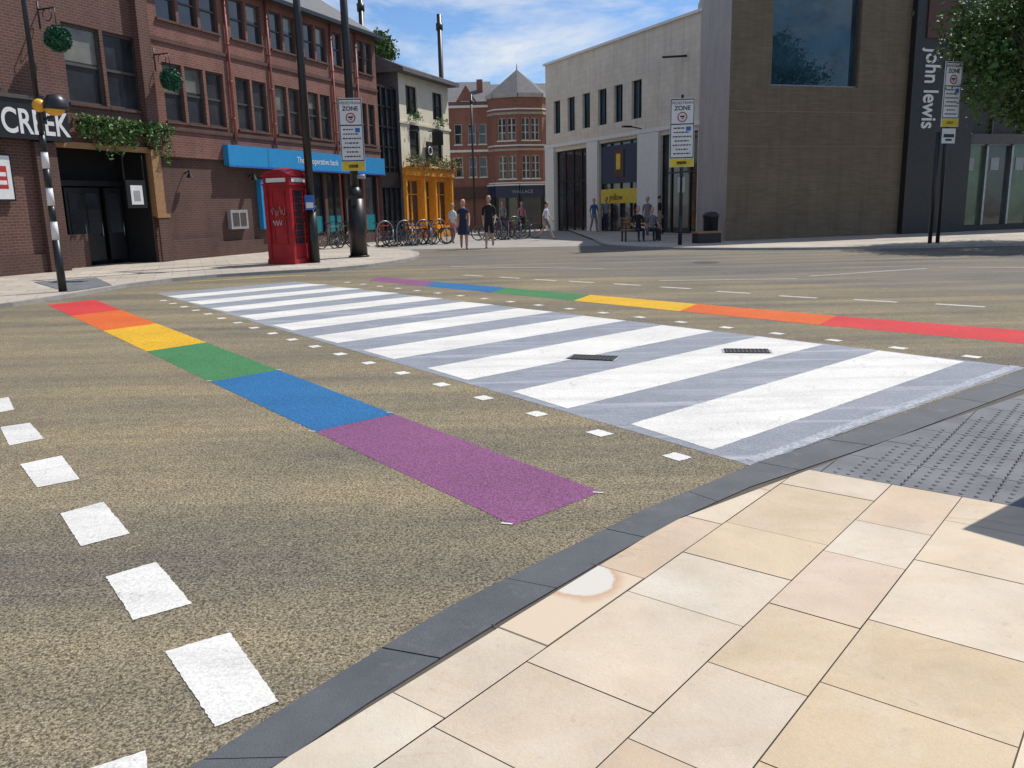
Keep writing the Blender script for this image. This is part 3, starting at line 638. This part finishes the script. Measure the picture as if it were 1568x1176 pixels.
angW=math.atan2(-.906,.424);AW=(2.36,52.73,0)
B=empty('cream_stone_store_building',AW,angW)
W=MB();Wi=MB()
sl=[(1.2,2.0),(2.9,3.72),(4.6,5.42),(6.27,7.15),(7.9,8.72),(9.55,10.45)]
hs=[(a,b_,5.7,7.55) for a,b_ in sl]
op=[(1.35,5.2,0,4.65),(6.4,10.25,0,4.75),(12.1,15.0,0,4.7)]
facade(W,.2,15.3,0,9.7,hs+op,M['stoneW'],depth=.22)
for h in hs: window(Wi,h,2,False,'black','glassb',depth=.22,sill=False)
for h in op: window(Wi,h,4,False,'black','glass',depth=.22,rows=[.62],sill=False,ft=.07)
for (a,b_) in ((.2,1.35),(5.2,6.4),(10.25,12.1)): W.box(a+.02,b_-.02,-.12,-.001,0,4.9,M['stoneWhite'])
W.box(.2,15.3,-.14,-.001,4.91,5.1,M['stoneWhite']);W.box(.1,15.3,-.12,.3,9.7,9.82,M['stoneWhite'])
W.face([(.2,0,0),(.2,15,0),(.2,15,9.7),(.2,0,9.7)],M['stoneW']);W.face([(.2,0,9.69),(15.3,0,9.69),(15.3,15,9.69),(.2,15,9.69)],M['slate'])
W.obj('walls',B);Wi.obj('windows',B)
s=MB();s.box(6.5,10.15,.03,.12,1.55,2.3,M['yellows']);s.box(6.6,10.05,.06,.14,2.6,4.55,M['navy']);s.box(7.9,8.8,.02,.05,2.9,4.3,M['oranges']);s.box(8.1,8.5,.0,.019,3.3,4.1,M['yellows']);s.obj('shopfront',B)
text('shop_lettering','yellow',.5,(7.4,.02,1.72),(HP,0,0),M['oranges'],B)
s=MB();s.tube((10.6,-.1,5.15),(10.6,-.8,5.25),.03,.03,M['black']);s.box(10.5,10.7,-1.2,-.7,5.2,5.28,M['black']);s.tube((14.2,-.1,8.0),(13.3,-.8,8.05),.05,.05,M['black']);s.obj('wall_brackets',B)

angR=math.atan2(.318,.948);AR=(7.94,30.80,0)
B=empty('buff_brick_store_building',AR,angR)
W=MB();Wi=MB();TOP=10.4
hs=[(1.72,5.55,5.53,TOP-.6)]
facade(W,0,7.85,0,TOP,hs,M['brickR'],depth=.3)
Wi.face([(1.72,.28,5.53),(5.55,.28,5.53),(5.55,.28,TOP-.6),(1.72,.28,TOP-.6)],M['glassb'])
for h in hs:
    Wi.box(h[0],h[0]+.06,.12,.27,h[2],h[3],M['bluesg']);Wi.box(h[1]-.06,h[1],.12,.27,h[2],h[3],M['frame']);Wi.box(h[0],h[1],.1,.26,h[2],h[2]+.06,M['greysg'])
inv=Matrix.Rotation(-angR,3,'Z')
def locR(x,y): v=inv@Vector((x-AR[0],y-AR[1],0));return (v.x,v.y)
c1=locR(8.35,36.3);c2=locR(9.0,41)
W.face([(c1[0],c1[1],0),(0,0,0),(0,0,TOP),(c1[0],c1[1],TOP)],M['stoneGrey']);W.face([(c2[0],c2[1],0),(c1[0],c1[1],0),(c1[0],c1[1],TOP),(c2[0],c2[1],TOP)],M['stoneGrey'])
W.face([(0,0,TOP),(25,0,TOP),(25,12,TOP),(c2[0],c2[1],TOP)],M['slate'])
W.box(-.1,25,-.06,.3,TOP,TOP+.15,M['stoneGrey'])
W.box(0.01,7.84,-.012,-.002,4.62,4.66,M['bandR']);W.box(0.01,7.84,-.012,-.002,3.4,3.43,M['bandR'])
W.box(7.86,11.0,-.25,.5,0,TOP,M['dark'])
W.face([(11,0.3,3.6),(25,.3,3.6),(25,.3,TOP),(11,.3,TOP)],M['dark']);W.box(11,25,-.1,.299,3.5,3.9,M['frame'])
for x in (12.5,14.2,15.9): W.box(x,x+.08,.2,.299,3.9,TOP,M['frame'])
W.obj('walls',B)
for k in range(9):
    x=11.05+k*1.35;Wi.face([(x,.35,.3),(x+1.35,.35,.3),(x+1.35,.35,3.5),(x,.35,3.5)],M['glassg'] if k%3!=1 else M['glass']);Wi.box(x-.05,x+.05,.2,.349,0,3.5,M['metal'])
    if k<4: Wi.box(x+.35,x+.8,.33,.345,2.5,3.0,M['greysg'])
Wi.box(11,25,.1,.4,0,.3,M['dark']);Wi.obj('windows',B)
s=MB();s.box(8.35,9.95,-.30,-.251,7.35,TOP-.2,M['oranges']);s.obj('brown_panel',B)
text('vertical_lettering','john lewis',1.0,(8.42,-.26,6.98),(HP,HP,0),M['whites'],B,ext=.02,sx=.72,bold=.014)

# ---------------------------------------------------------------- street furniture
def sign_panel(e,w,z0,z1,y=-.1):
    p=MB();p.box(-w/2,w/2,y-.02,y,z0,z1,M['whites'])
    H=z1-z0;yy=y-.022
    def bx(a,b_,c_,d_,m): p.box(a*w-w/2,b_*w-w/2,yy-.004,yy,z0+c_*H,z0+d_*H,m)
    bx(.02,.05,.13,.99,M['black']);bx(.95,.98,.13,.99,M['black']);bx(.05,.95,.975,.99,M['black']);bx(.05,.95,.13,.145,M['black'])
    bx(.02,.98,.005,.12,M['yellows']);bx(.3,.7,.04,.085,M['black'])
    bx(.05,.95,.62,.635,M['black'])
    p.ring((0,yy-.006,z0+.73*H),(0,1,0),.125*w/.69,.016,M['redsg'],20,5);p.box(-.07,.07,yy-.006,yy,z0+.725*H,z0+.75*H,M['black']);p.box(-.02,.03,yy-.006,yy,z0+.70*H,z0+.715*H,M['black'])
    for k,(a,b_) in enumerate([(.15,.6),(.15,.8),(.12,.88),(.2,.8),(.12,.86),(.25,.75),(.15,.85)]):
        zc=.57-k*.062;x=a
        while x<b_: 
            l_=U(.05,.13);bx(x,min(x+l_,b_),zc-.009,zc+.009,M['black']);x+=l_+.03
    bx(.66,.86,.53,.59,M['bluesg'])
    p.obj('sign_plate',e)
    text('sign_text','PEDESTRIAN',.105*w/.69,(0,yy-.004,z0+.915*H),(HP,0,0),M['black'],e,'CENTER',ext=.001)
    text('sign_text_zone','ZONE',.165*w/.69,(0,yy-.004,z0+.83*H),(HP,0,0),M['black'],e,'CENTER',ext=.001,bold=.004)
e=empty('street_lamp_column',(-5.44,23.50,PZ));c=MB();c.tube((0,0,0),(0,0,1.5),.14,.13,M['black'],14);c.tube((0,0,1.5),(0,0,10),.115,.085,M['black'],14);c.tube((0,0,1.45),(0,0,1.55),.15,.15,M['black'],14);c.tube((0,0,10),(1.2,-.5,10.3),.05,.04,M['black']);c.box(1,1.7,-.8,-.4,10.25,10.35,M['black']);c.box(-.05,.05,-.137,-.12,.6,1.1,M['black']);c.obj('column',e)
s=MB();s.box(-.13,.13,-.17,-.14,1.45,1.85,M['bluesg']);s.box(-.1,.1,-.175,-.17,1.5,1.65,M['whites']);s.obj('small_plate',e)
e=empty('street_lamp_column',(-4.63,25.90,PZ));c=MB();c.tube((0,0,0),(0,0,.05),.32,.32,M['black'],16);c.tube((0,0,.05),(0,0,1.75),.27,.25,M['black'],16);c.tube((0,0,1.75),(0,0,2.1),.25,.14,M['black'],16);c.tube((0,0,2.1),(0,0,10),.13,.10,M['black'],14);c.tube((0,0,10),(1.2,-.5,10.3),.05,.04,M['black']);c.box(1,1.7,-.8,-.4,10.25,10.35,M['black'])
c.box(-.2,.2,-.16,-.12,2.95,3.0,M['metal']);c.obj('column',e);e2=empty('zone_sign_board',(-4.61,25.83,PZ),.1);sign_panel(e2,.70,2.58,4.66,-.09)
s=MB();s.box(-.09,.09,-.32,-.26,1.55,1.85,M['black']);s.tube((.12,-.14,2.4),(.35,-.14,2.4),.06,.07,M['greysg']);s.obj('clamps',e)
e=empty('zone_sign_post',(5.87,28.76,PZ),-.15);c=MB();c.tube((0,0,0),(0,0,4.9),.045,.045,M['black'],12);c.tube((0,0,0),(0,0,1.0),.07,.07,M['black'],12);c.box(-.12,-.04,-.12,-.05,1.75,2.25,M['greysg']);c.box(.04,.12,-.12,-.05,1.75,2.25,M['greysg']);c.obj('post',e);sign_panel(e,.80,2.58,4.78,-.06)
e=empty('zone_sign_post',(13.3,26.0,PZ),.32);c=MB();c.tube((0,0,0),(0,0,5.4),.06,.06,M['black'],12);c.tube((-.3,0,0),(-.3,0,3.3),.06,.06,M['black'],12);c.obj('post',e);sign_panel(e,.66,3.45,5.3,-.08)
s=MB();s.box(-.25,.25,-.1,-.08,2.97,3.40,M['whites']);s.box(-.2,.2,-.105,-.1,3.14,3.24,M['black']);s.box(-.12,.12,-.105,-.1,3.04,3.10,M['black']);s.obj('small_plate',e)
for (x,y,t) in ((-3.62,50,12.2),(-7.2,45,12.2),(-2.0,51,8.0)):
    e=empty('street_lamp_column',(x,y,0));c=MB();r=.13 if t>9 else .06;c.tube((0,0,0),(0,0,t),r*1.1,r,M['black'],12);c.tube((0,0,t*.93),(0,0,t*.96),r*1.5,r*1.5,M['black'],12);c.obj('column',e)
e=empty('crossing_beacon_post',(-8.62,16.06,PZ));c=MB()
zs=[0,.98,1.33,1.62,1.95,2.3,2.6,2.9]
for i in range(len(zs)-1): c.tube((0,0,zs[i]),(0,0,zs[i+1]),.065 if i else .075,.06 if i else .07,M['black'] if i%2==0 else M['whites'],14)
c.tube((0,0,2.9),(0,0,7.5),.045,.04,M['black'],12);c.tube((0,0,3.15),(.3,-.05,3.24),.025,.025,M['black']);c.box(.05,.1,-.06,.06,3.1,3.6,M['black'])
c.obj('post',e)
c=MB();c.lathe((.36,-.05,3.38),[(.02,.24),(.13,.21),(.20,.11),(.22,0),(.22,-.03),(.18,-.05)],M['black'],18)
c.lathe((.34,-.07,3.34),[(.17,.05),(.18,0),(.15,-.06),(.08,-.10),(.01,-.11)],M['amber'],16);c.sphere((.10,-.14,3.41),.12,M['amber'],14);c.obj('beacon_lamp',e)

e=empty('telephone_box',(-6.10,23.45,PZ),angL)
p=MB();a=.425;rd=M['telred']
p.box(-a-.02,a+.02,-a-.02,a+.02,0,.14,rd)
for sx in (-1,1):
    for sy in (-1,1): p.box(min(sx*a,sx*(a-.11)),max(sx*a,sx*(a-.11)),min(sy*a,sy*(a-.11)),max(sy*a,sy*(a-.11)),.14,2.12,rd)
b4=a-.11
for sgn in (-1,1):
    p.box(-b4,b4,sgn*(a-.05)-.02,sgn*(a-.05)+.02,.14,.55,rd);p.box(sgn*(a-.05)-.02,sgn*(a-.05)+.02,-b4,b4,.14,.55,rd)
    p.box(-b4,b4,sgn*(a-.05)-.02,sgn*(a-.05)+.02,1.98,2.12,rd);p.box(sgn*(a-.05)-.02,sgn*(a-.05)+.02,-b4,b4,1.98,2.12,rd)
p.face([(-a+.06,-b4,.55),(-a+.06,b4,.55),(-a+.06,b4,1.98),(-a+.06,-b4,1.98)],rd)
for f_ in ((1,'x'),(-1,'y'),(1,'y')):
    c_=f_[0]*(a-.06)
    if f_[1]=='x': p.face([(c_,-b4,.55),(c_,b4,.55),(c_,b4,1.98),(c_,-b4,1.98)],M['glass'])
    else: p.face([(-b4,c_,.55),(b4,c_,.55),(b4,c_,1.98),(-b4,c_,1.98)],M['glass'])
for k in range(1,8):
    z=.55+1.43*k/8
    for c_ in (-(a-.05),a-.05): p.box(-b4,b4,c_-.015,c_+.015,z-.012,z+.012,rd)
    if k==4: p.box(-a+.035,-a+.059,-b4,b4,z-.03,z+.03,rd)
for x in (-.2,.2):
    for c_ in (-(a-.05),a-.05): p.box(x-.014,x+.014,c_-.017,c_+.017,.55,1.98,rd)
    p.box(-a+.035,-a+.058,x-.02,x+.02,.55,1.98,rd)
p.box(-a-.03,a+.03,-a-.03,a+.03,2.12,2.17,rd);p.box(-a+.01,a-.01,-a+.01,a-.01,2.17,2.36,rd)
for sgn in (-1,1):
    p.box(sgn*(a)-.005,sgn*a+.005,-.31,.31,2.2,2.31,M['whites']);p.box(-.31,.31,sgn*a-.005,sgn*a+.005,2.2,2.31,M['whites'])
p.box(-a-.035,a+.035,-a-.035,a+.035,2.36,2.40,rd)
n=10
def arc(t): return 2.40+.13*math.sin(math.pi*t)
for sgn in (-1,1):
    pts=[(-a+2*a*k/n,sgn*(a+.01),arc(k/n)) for k in range(n+1)];p.face(pts,rd);p.face([(q[1],q[0],q[2]) for q in pts],rd)
def hh(u,v): return 2.40+.13*max(math.sin(math.pi*u),math.sin(math.pi*v))+.06*math.sin(math.pi*u)*math.sin(math.pi*v)
for i in range(10):
    for j in range(10):
        q=[(i/10,j/10),((i+1)/10,j/10),((i+1)/10,(j+1)/10),(i/10,(j+1)/10)]
        p.face([(-a+2*a*u,-a+2*a*v,hh(u,v)) for u,v in q],rd,True)
prev=None
for k in range(40):
    t=k/39;P=(-a+.022,.24-.46*t,1.42+.13*math.sin(t*23)*math.cos(t*9+1)+.05*math.sin(t*51))
    if prev: p.tube(prev,P,.008,.008,M['cpink'],5)
    prev=P
prev=None
for k in range(22):
    t=k/21;P=(-a+.022,.2-.3*t,1.12+.07*math.sin(t*21))
    if prev: p.tube(prev,P,.006,.006,M['whites'],5)
    prev=P
p.obj('box_shell',e)

def bicycle(x,y,z,rz,col,lean=.08):
    b_=MB();t=M['tyre'];f=M[col];mt=M['metal']
    for wx in (-.52,.52):
        b_.ring((wx,0,.34),(0,1,0),.325,.02,t,22,6);b_.ring((wx,0,.34),(0,1,0),.30,.009,mt,22,4)
        for k in range(9):
            an=math.pi*k/9;b_.tube((wx-.3*math.cos(an),0,.34-.3*math.sin(an)),(wx+.3*math.cos(an),0,.34+.3*math.sin(an)),.0035,.0035,mt,4,False)
    BB=(-.05,0,.3);ST=(-.2,0,.82);HT=(.33,0,.85);HB=(.38,0,.68)
    for p0,p1,r in ((BB,ST,.018),(ST,HT,.018),(BB,HB,.02),(HT,HB,.02),(BB,(-.52,0,.34),.012),(ST,(-.52,0,.34),.011),(HB,(.52,0,.34),.014),(ST,(-.23,0,.95),.014),(HT,(.31,0,.98),.014)): b_.tube(p0,p1,r,r,f,8)
    b_.tube((.31,-.27,.99),(.31,.27,.99),.013,.013,M['black'],8);b_.tube((.31,.27,.99),(.2,.28,.97),.014,.014,t,6);b_.tube((.31,-.27,.99),(.2,-.28,.97),.014,.014,t,6)
    b_.box(-.36,-.10,-.06,.06,.95,.985,M['black']);b_.ring(BB,(0,1,0),.09,.008,mt,14,4);b_.tube((-.05,.06,.3),(.05,.08,.16),.01,.01,mt,6);b_.tube((-.05,-.06,.3),(-.15,-.08,.44),.01,.01,mt,6)
    o=b_.obj('bicycle',None,(x,y,z),rz);o.rotation_euler=(lean,0,rz);return o
bc=['cred','black','cblue','cgrey','black','cnavy','cgrey','telred','black']
def put(n_,x0,y0,x1,y1,base,ang):
    for k in range(n_):
        t=(k+.5)/n_;bicycle(x0+(x1-x0)*t+U(-.12,.12),y0+(y1-y0)*t,base,ang+U(-.3,.3),bc[(k*5+n_)%9],U(-.1,.12))
put(3,-6.9,32.0,-6.2,33.2,PZ,1.2)
put(9,-5.1,33.8,-2.8,35.6,.02,.55)
put(6,-.9,38.8,.85,39.3,.01,.4)
for i,(x,y) in enumerate([(-4.9,33.5),(-4.2,34.1),(-3.5,34.7),(-2.9,35.4),(-.6,38.6),(.3,38.9)]):
    s=MB();s.tube((-.35,0,0),(-.35,0,.7),.024,.024,M['metal'],8);s.tube((.35,0,0),(.35,0,.7),.024,.024,M['metal'],8);s.ring((0,0,.7),(0,-1,0),.35,.024,M['metal'],12,6,(0,math.pi));s.obj('bicycle_stand',None,(x,y,0),.6)
e=empty('park_bench',(5.15,32.6,PZ),.2);s=MB()
for k in range(4): s.box(-.8,.8,-.22+k*.12,-.13+k*.12,.42,.46,M['timber'])
for k in range(3): s.box(-.8,.8,.25+k*.015,.28+k*.015,.55+k*.13,.65+k*.13,M['timber'])
for x in (-.7,.7): s.box(x-.03,x+.03,-.2,-.15,0,.42,M['black']);s.box(x-.03,x+.03,.2,.25,0,.9,M['black']);s.box(x-.03,x+.03,-.2,.25,.38,.42,M['black']);s.box(x-.03,x+.03,-.25,.25,.62,.65,M['black'])
s.obj('bench_frame',e)
e=empty('litter_bin',(7.35,30.6,PZ));s=MB();s.lathe((0,0,0),[(.22,0),(.26,.05),(.27,.85),(.3,.88),(.3,.95),(.2,1.05),(.001,1.08)],M['black'],16);s.obj('bin_body',e)
e=empty('stone_seat',(7.0,29.7,PZ),.3);s=MB();s.box(-.45,.45,-.22,.22,.0,.34,M['dark']);s.box(-.5,.5,-.25,.25,.34,.40,M['timber']);s.obj('seat_block',e)
e=empty('shadow_caster_cabinet',(3.20,4.10,.03),.65);s=MB();s.box(-.38,.38,-.2,.2,.08,1.40,M['greysg']);s.box(-.40,.40,-.22,.22,1.40,1.46,M['greysg']);s.box(-.39,.39,-.21,.21,0,.08,M['kerb']);s.box(-.01,.01,-.205,-.2,.12,1.3,M['black']);s.box(.05,.08,-.23,-.2,.6,.75,M['metal']);s.obj('shadow_caster_body',e)  # assumed cabinet, unseen right of frame, added to cast the corner shadow

# ---------------------------------------------------------------- people
def person(name,x,y,z,rz,height=1.72,top='cblack',bot='cnavy',hair='hairk',skirt=None,longhair=False,step=.25,arm=.3,sit=False,shorts=False,sleeve=.5,female=False,bend=0):
    e=empty(name,(x,y,z),rz);k=height/1.75;e.scale=(k,k,k)
    V=[];E=[];Rr=[];lab=[]
    def v(p,r,l,par=None):
        V.append(Vector(p));Rr.append(r);lab.append(l)
        if par is not None: E.append((par,len(V)-1))
        return len(V)-1
    hz=.52 if sit else .95;sw=.165 if female else .19;wr=.10 if female else .125
    pel=v((0,0,hz),(.145,.10),'hip');wa=v((0,.0,hz+.16),(wr+.01,.085),'top',pel);ch=v((0,-.0,hz+.36),(.15 if female else .165,.105),'top',wa)
    nb=v((0,0.01,hz+.50),(.075,.07),'top',ch);nk=v((0,-.01,hz+.57),(.052,.052),'skin',nb);hd=v((0,-.015,hz+.64),(.05,.055),'skin',nk)
    for s in (-1,1):
        sh=v((s*sw,0.01,hz+.46),(.062,.06),'top',nb)
        aa=arm*s;uy=-math.sin(aa)*.28
        el=v((s*(sw+.045),.01+uy,hz+.46-.28*math.cos(aa)),(.043,.043),'arm',sh)
        fa_=aa*1.0+.35 if not sit else 1.2
        wy=V[el].y-math.sin(fa_)*.24;wz=V[el].z-.24*math.cos(fa_)
        w_=v((s*(sw+.03),wy,wz),(.027,.027),'skin',el)
        dv=(Vector((s*(sw+.03),wy,wz))-V[el]).normalized()
        pm=v(tuple(V[w_]+dv*.07),(.038,.018),'skin',w_)
        for q in range(4):
            off=Vector((0,(q-1.5)*.019,0));ln=(.065,.078,.072,.055)[q]
            k1=v(tuple(V[pm]+off+dv*.03),(.009,.009),'skin',pm);v(tuple(V[k1]+dv*ln+Vector((-s*.012,0,0))),(.0075,.0075),'skin',k1)
        th=v(tuple(V[w_]+dv*.04+Vector((-s*.01,-.038,0))),(.011,.011),'skin',w_);v(tuple(V[th]+dv*.045+Vector((0,-.012,0))),(.009,.009),'skin',th)
        hp=v((s*.085,0,hz-.06),(.095,.10),'hip',pel)
        if sit:
            kn=v((s*.10,-.42,hz-.03),(.062,.062),'leg',hp);an=v((s*.10,-.40,.08),(.040,.042),'shin',kn)
        else:
            a_=step*s;kn=v((s*.09,-.43*math.sin(a_)-.02,hz-.06-.43*math.cos(a_)),(.062,.065),'leg',hp)
            b__=a_-(.35 if s*step<0 else .05);an=v((s*.085,V[kn].y-.42*math.sin(b__),max(.07,V[kn].z-.42*math.cos(b__))),(.038,.042),'shin',kn)
        cf=v(tuple((V[kn]*.62+V[an]*.38)+Vector((0,.02,0))),(.053,.056),'shin')
        E.remove((kn,an));E.append((kn,cf));E.append((cf,an))
        v((V[an].x,V[an].y-.13,max(.035,V[an].z-.05)),(.036,.028),'shoe',an)
    me=bpy.data.meshes.new('b');me.from_pydata([tuple(p) for p in V],E,[]);ob=bpy.data.objects.new('b',me);COL.objects.link(ob)
    sk=ob.modifiers.new('s','SKIN');sk.use_smooth_shade=True
    for i,r in enumerate(Rr): me.skin_vertices[0].data[i].radius=r
    me.skin_vertices[0].data[0].use_root=True
    su=ob.modifiers.new('u','SUBSURF');su.levels=1
    dg=bpy.context.evaluated_depsgraph_get();me2=bpy.data.meshes.new_from_object(ob.evaluated_get(dg));bpy.data.objects.remove(ob)
    mats=[M['skin'],M[top],M[bot],M['black']];me2.materials.clear()
    for mm in mats: me2.materials.append(mm)
    ed=[(V[a],V[b_],lab[a],lab[b_]) for a,b_ in E]
    for p in me2.polygons:
        c=p.center;best=9;l=('skin',0,0)
        for a,b_,la,lb in ed:
            d=b_-a;t=max(0,min(1,(c-a).dot(d)/d.length_squared));dd=(c-(a+d*t)).length
            if dd<best: best=dd;l=(la,lb,t)
        la,lb,t=l
        i=0
        if lb=='top' : i=1
        elif lb=='skin' and la=='top': i=1 if t<.35 else 0
        elif lb=='arm': i=1 if t<sleeve*2 else 0
        elif lb=='skin' and la=='arm': i=1 if sleeve>.6 else 0
        elif lb=='hip': i=2
        elif lb=='leg': i=2 if (not shorts or t<.8) else 0
        elif lb=='shin' or la=='shin': i=0 if shorts else 2
        if lb=='shoe': i=3
        if lb in('skin',) and la=='skin': i=0
        p.material_index=i;p.use_smooth=True
    o=bpy.data.objects.new('body',me2);COL.objects.link(o);o.parent=e
    h=MB();n=14
    prof=[(.001,-.125),(.035,-.118),(.055,-.095),(.068,-.06),(.076,-.01),(.079,.04),(.072,.085),(.048,.115),(.001,.128)]
    h.lathe((0,-.02,hz+.74),prof,M['skin'],n,1,1.18)
    h.face([(-.012,-.105,hz+.725),(.012,-.105,hz+.725),(0,-.135,hz+.715),],M['skin']);h.face([(-.012,-.105,hz+.725),(0,-.135,hz+.715),(0,-.108,hz+.765)],M['skin']);h.face([(.012,-.105,hz+.725),(0,-.108,hz+.765),(0,-.135,hz+.715)],M['skin'])
    for s in (-1,1): h.sphere((s*.028,-.105,hz+.752),.008,M['black'],6);h.sphere((s*.08,-.01,hz+.735),.018,M['skin'],8,1.6)
    h.box(-.022,.022,-.107,-.10,hz+.672,hz+.679,M['cred'])
    h.lathe((0,.006,hz+.755),[(.084,-.03),(.088,.02),(.080,.075),(.055,.112),(.001,.125)],M[hair],n,1,1.12)
    if longhair: h.lathe((0,.05,hz+.60),[(.05,-.08),(.075,-.02),(.085,.08),(.08,.17)],M[hair],12,1,.6)
    h.obj('head',e)
    if skirt:
        s=MB();s.lathe((0,0,0),[(.125,hz+.16),(.165,hz+.0),(.19,hz-.12),(.225,hz-.38),(.23,hz-.40),(.20,hz-.39)],M[skirt],18,1,.8);s.obj('skirt',e)
    return e
person('walking_woman',-1.62,30.6,.0,.1,1.72,'cnavy','skin','hairb',skirt='cnavy',longhair=True,female=True,step=.22,arm=.3,shorts=True,sleeve=.2)
person('walking_man',-.70,31.12,.0,-.1,1.84,'cblack','cblack','hairk',step=-.28,arm=.25,shorts=True)
person('walking_man',1.69,37.4,.0,1.3,1.62,'cwhite','cgrey','hairk',step=.4,arm=.35,shorts=True)
person('standing_person',-2.36,36.0,.0,2.6,1.62,'cwhite','cpink','hairb',step=.06,arm=.1,female=True)
person('seated_person',5.0,32.55,PZ-.02,.2,1.7,'cblack','cnavy','hairk',sit=True)
person('seated_person',5.55,32.65,PZ-.02,.3,1.65,'cgrey','cnavy','hairk',sit=True)
person('standing_person',7.0,39.0,PZ,1.5,1.7,'cblack','ctan','hairk',step=.1,arm=.1)
person('standing_person',6.3,38.2,PZ,-.4,1.65,'cgrey','cgrey','hairk',step=.2,arm=.2)
person('standing_person',4.6,45.2,PZ,.4,1.7,'cblue','cgrey','hairb',step=.2,arm=.2,female=True)
person('standing_person',5.3,45.6,PZ,-.4,1.75,'cgrey','cnavy','hairk',step=.2,arm=.2)
person('standing_person',-.3,50.0,.0,-.4,1.75,'cgrey','cnavy','hairk',step=.2,arm=.2)
person('standing_person',.8,49.0,.0,.4,1.7,'cpink','cblack','hairb',step=.2,arm=.2,female=True)

# ---------------------------------------------------------------- trees
def tree(name,x,y,h,cz,rx,rz_,n,leaf,ls,clumps=26,trunk=.16):
    e=empty(name,(x,y,0));t=MB();t.tube((0,0,0),(.05,.02,cz-rz_*.5),trunk,trunk*.7,M['bark'],10)
    cl=[]
    for k in range(clumps):
        v=Vector((random.gauss(0,1),random.gauss(0,1),random.gauss(0,1))).normalized()*(U(.35,1)**.6)
        c=Vector((v.x*rx,v.y*rx,cz+v.z*rz_));cl.append(c)
        if k%2==0: 
            s0=Vector((.05,.02,cz-rz_*U(.4,.75)));md=s0.lerp(c,.5)+Vector((0,0,.25));t.tube(s0,md,trunk*.4,trunk*.22,M['bark'],6);t.tube(md,c,trunk*.22,trunk*.06,M['bark'],6)
    t.obj('trunk',e);l=MB();pts=[]
    for c in cl:
        rr=rx*U(.2,.34)
        for k in range(n//clumps):
            pts.append((c.x+random.gauss(0,rr*.55),c.y+random.gauss(0,rr*.55),c.z+random.gauss(0,rr*.4)))
    leaves(l,pts,ls,leaf);l.obj('crown',e)
tree('street_tree',16.5,26.2,9,5.9,2.7,2.9,24000,M['leaf'],.085,56)
tree('background_tree',-9.3,62,13,12.0,2.0,1.7,4500,M['leaf'],.15,20)

# ---------------------------------------------------------------- light, sky, camera
el=math.radians(55);az=Vector((.78,.62)).normalized()
sv_=Vector((az.x*math.cos(el),az.y*math.cos(el),math.sin(el)))
sd=bpy.data.lights.new('sun','SUN');sd.energy=4.6;sd.angle=math.radians(.5);sd.color=(1,.955,.89)
so=bpy.data.objects.new('sun',sd);COL.objects.link(so);so.rotation_euler=sv_.to_track_quat('Z','Y').to_euler();so.location=(20,20,30)
wd=bpy.data.worlds.new('World');SC.world=wd;wd.use_nodes=True;nt=wd.node_tree;bg=nt.nodes['Background']
sky=nt.nodes.new('ShaderNodeTexSky');sky.sky_type='NISHITA';sky.sun_disc=False;sky.sun_elevation=el;sky.sun_rotation=math.atan2(az.x,az.y);sky.air_density=1.0;sky.dust_density=.3;sky.ozone_density=2.2
tc=nt.nodes.new('ShaderNodeTexCoord');mp=nt.nodes.new('ShaderNodeMapping');mp.inputs['Scale'].default_value=(1,1,3.0);mp.inputs['Location'].default_value=(.62,.2,.1);L(nt,tc.outputs['Generated'],mp.inputs['Vector'])
cf=mulv(nt,ramp(nt,noise(nt,mp.outputs[0],3.4,8,.62,.5),.45,.66),.95)
sk2=mixc(nt,1.0,sky.outputs[0],(.76,.95,1.20),'MULTIPLY')
L(nt,mixc(nt,cf,sk2,(8.0,8.2,8.4)),bg.inputs['Color']);bg.inputs['Strength'].default_value=.105
h=1.45;p=.2096;r=.024
right=Vector((1,0,0));up=Vector((0,math.sin(p),math.cos(p)));fw=Vector((0,math.cos(p),-math.sin(p)))
a=right*math.cos(r)-up*math.sin(r);b_=up*math.cos(r)+right*math.sin(r)
cd=bpy.data.cameras.new('camera');cam=bpy.data.objects.new('camera',cd);COL.objects.link(cam)
cam.matrix_world=Matrix(((a.x,b_.x,-fw.x,0),(a.y,b_.y,-fw.y,0),(a.z,b_.z,-fw.z,h),(0,0,0,1)))
cd.sensor_fit='HORIZONTAL';cd.sensor_width=36;cd.lens=1269/1568*36;cd.clip_end=2000;cd.clip_start=.05
SC.camera=cam
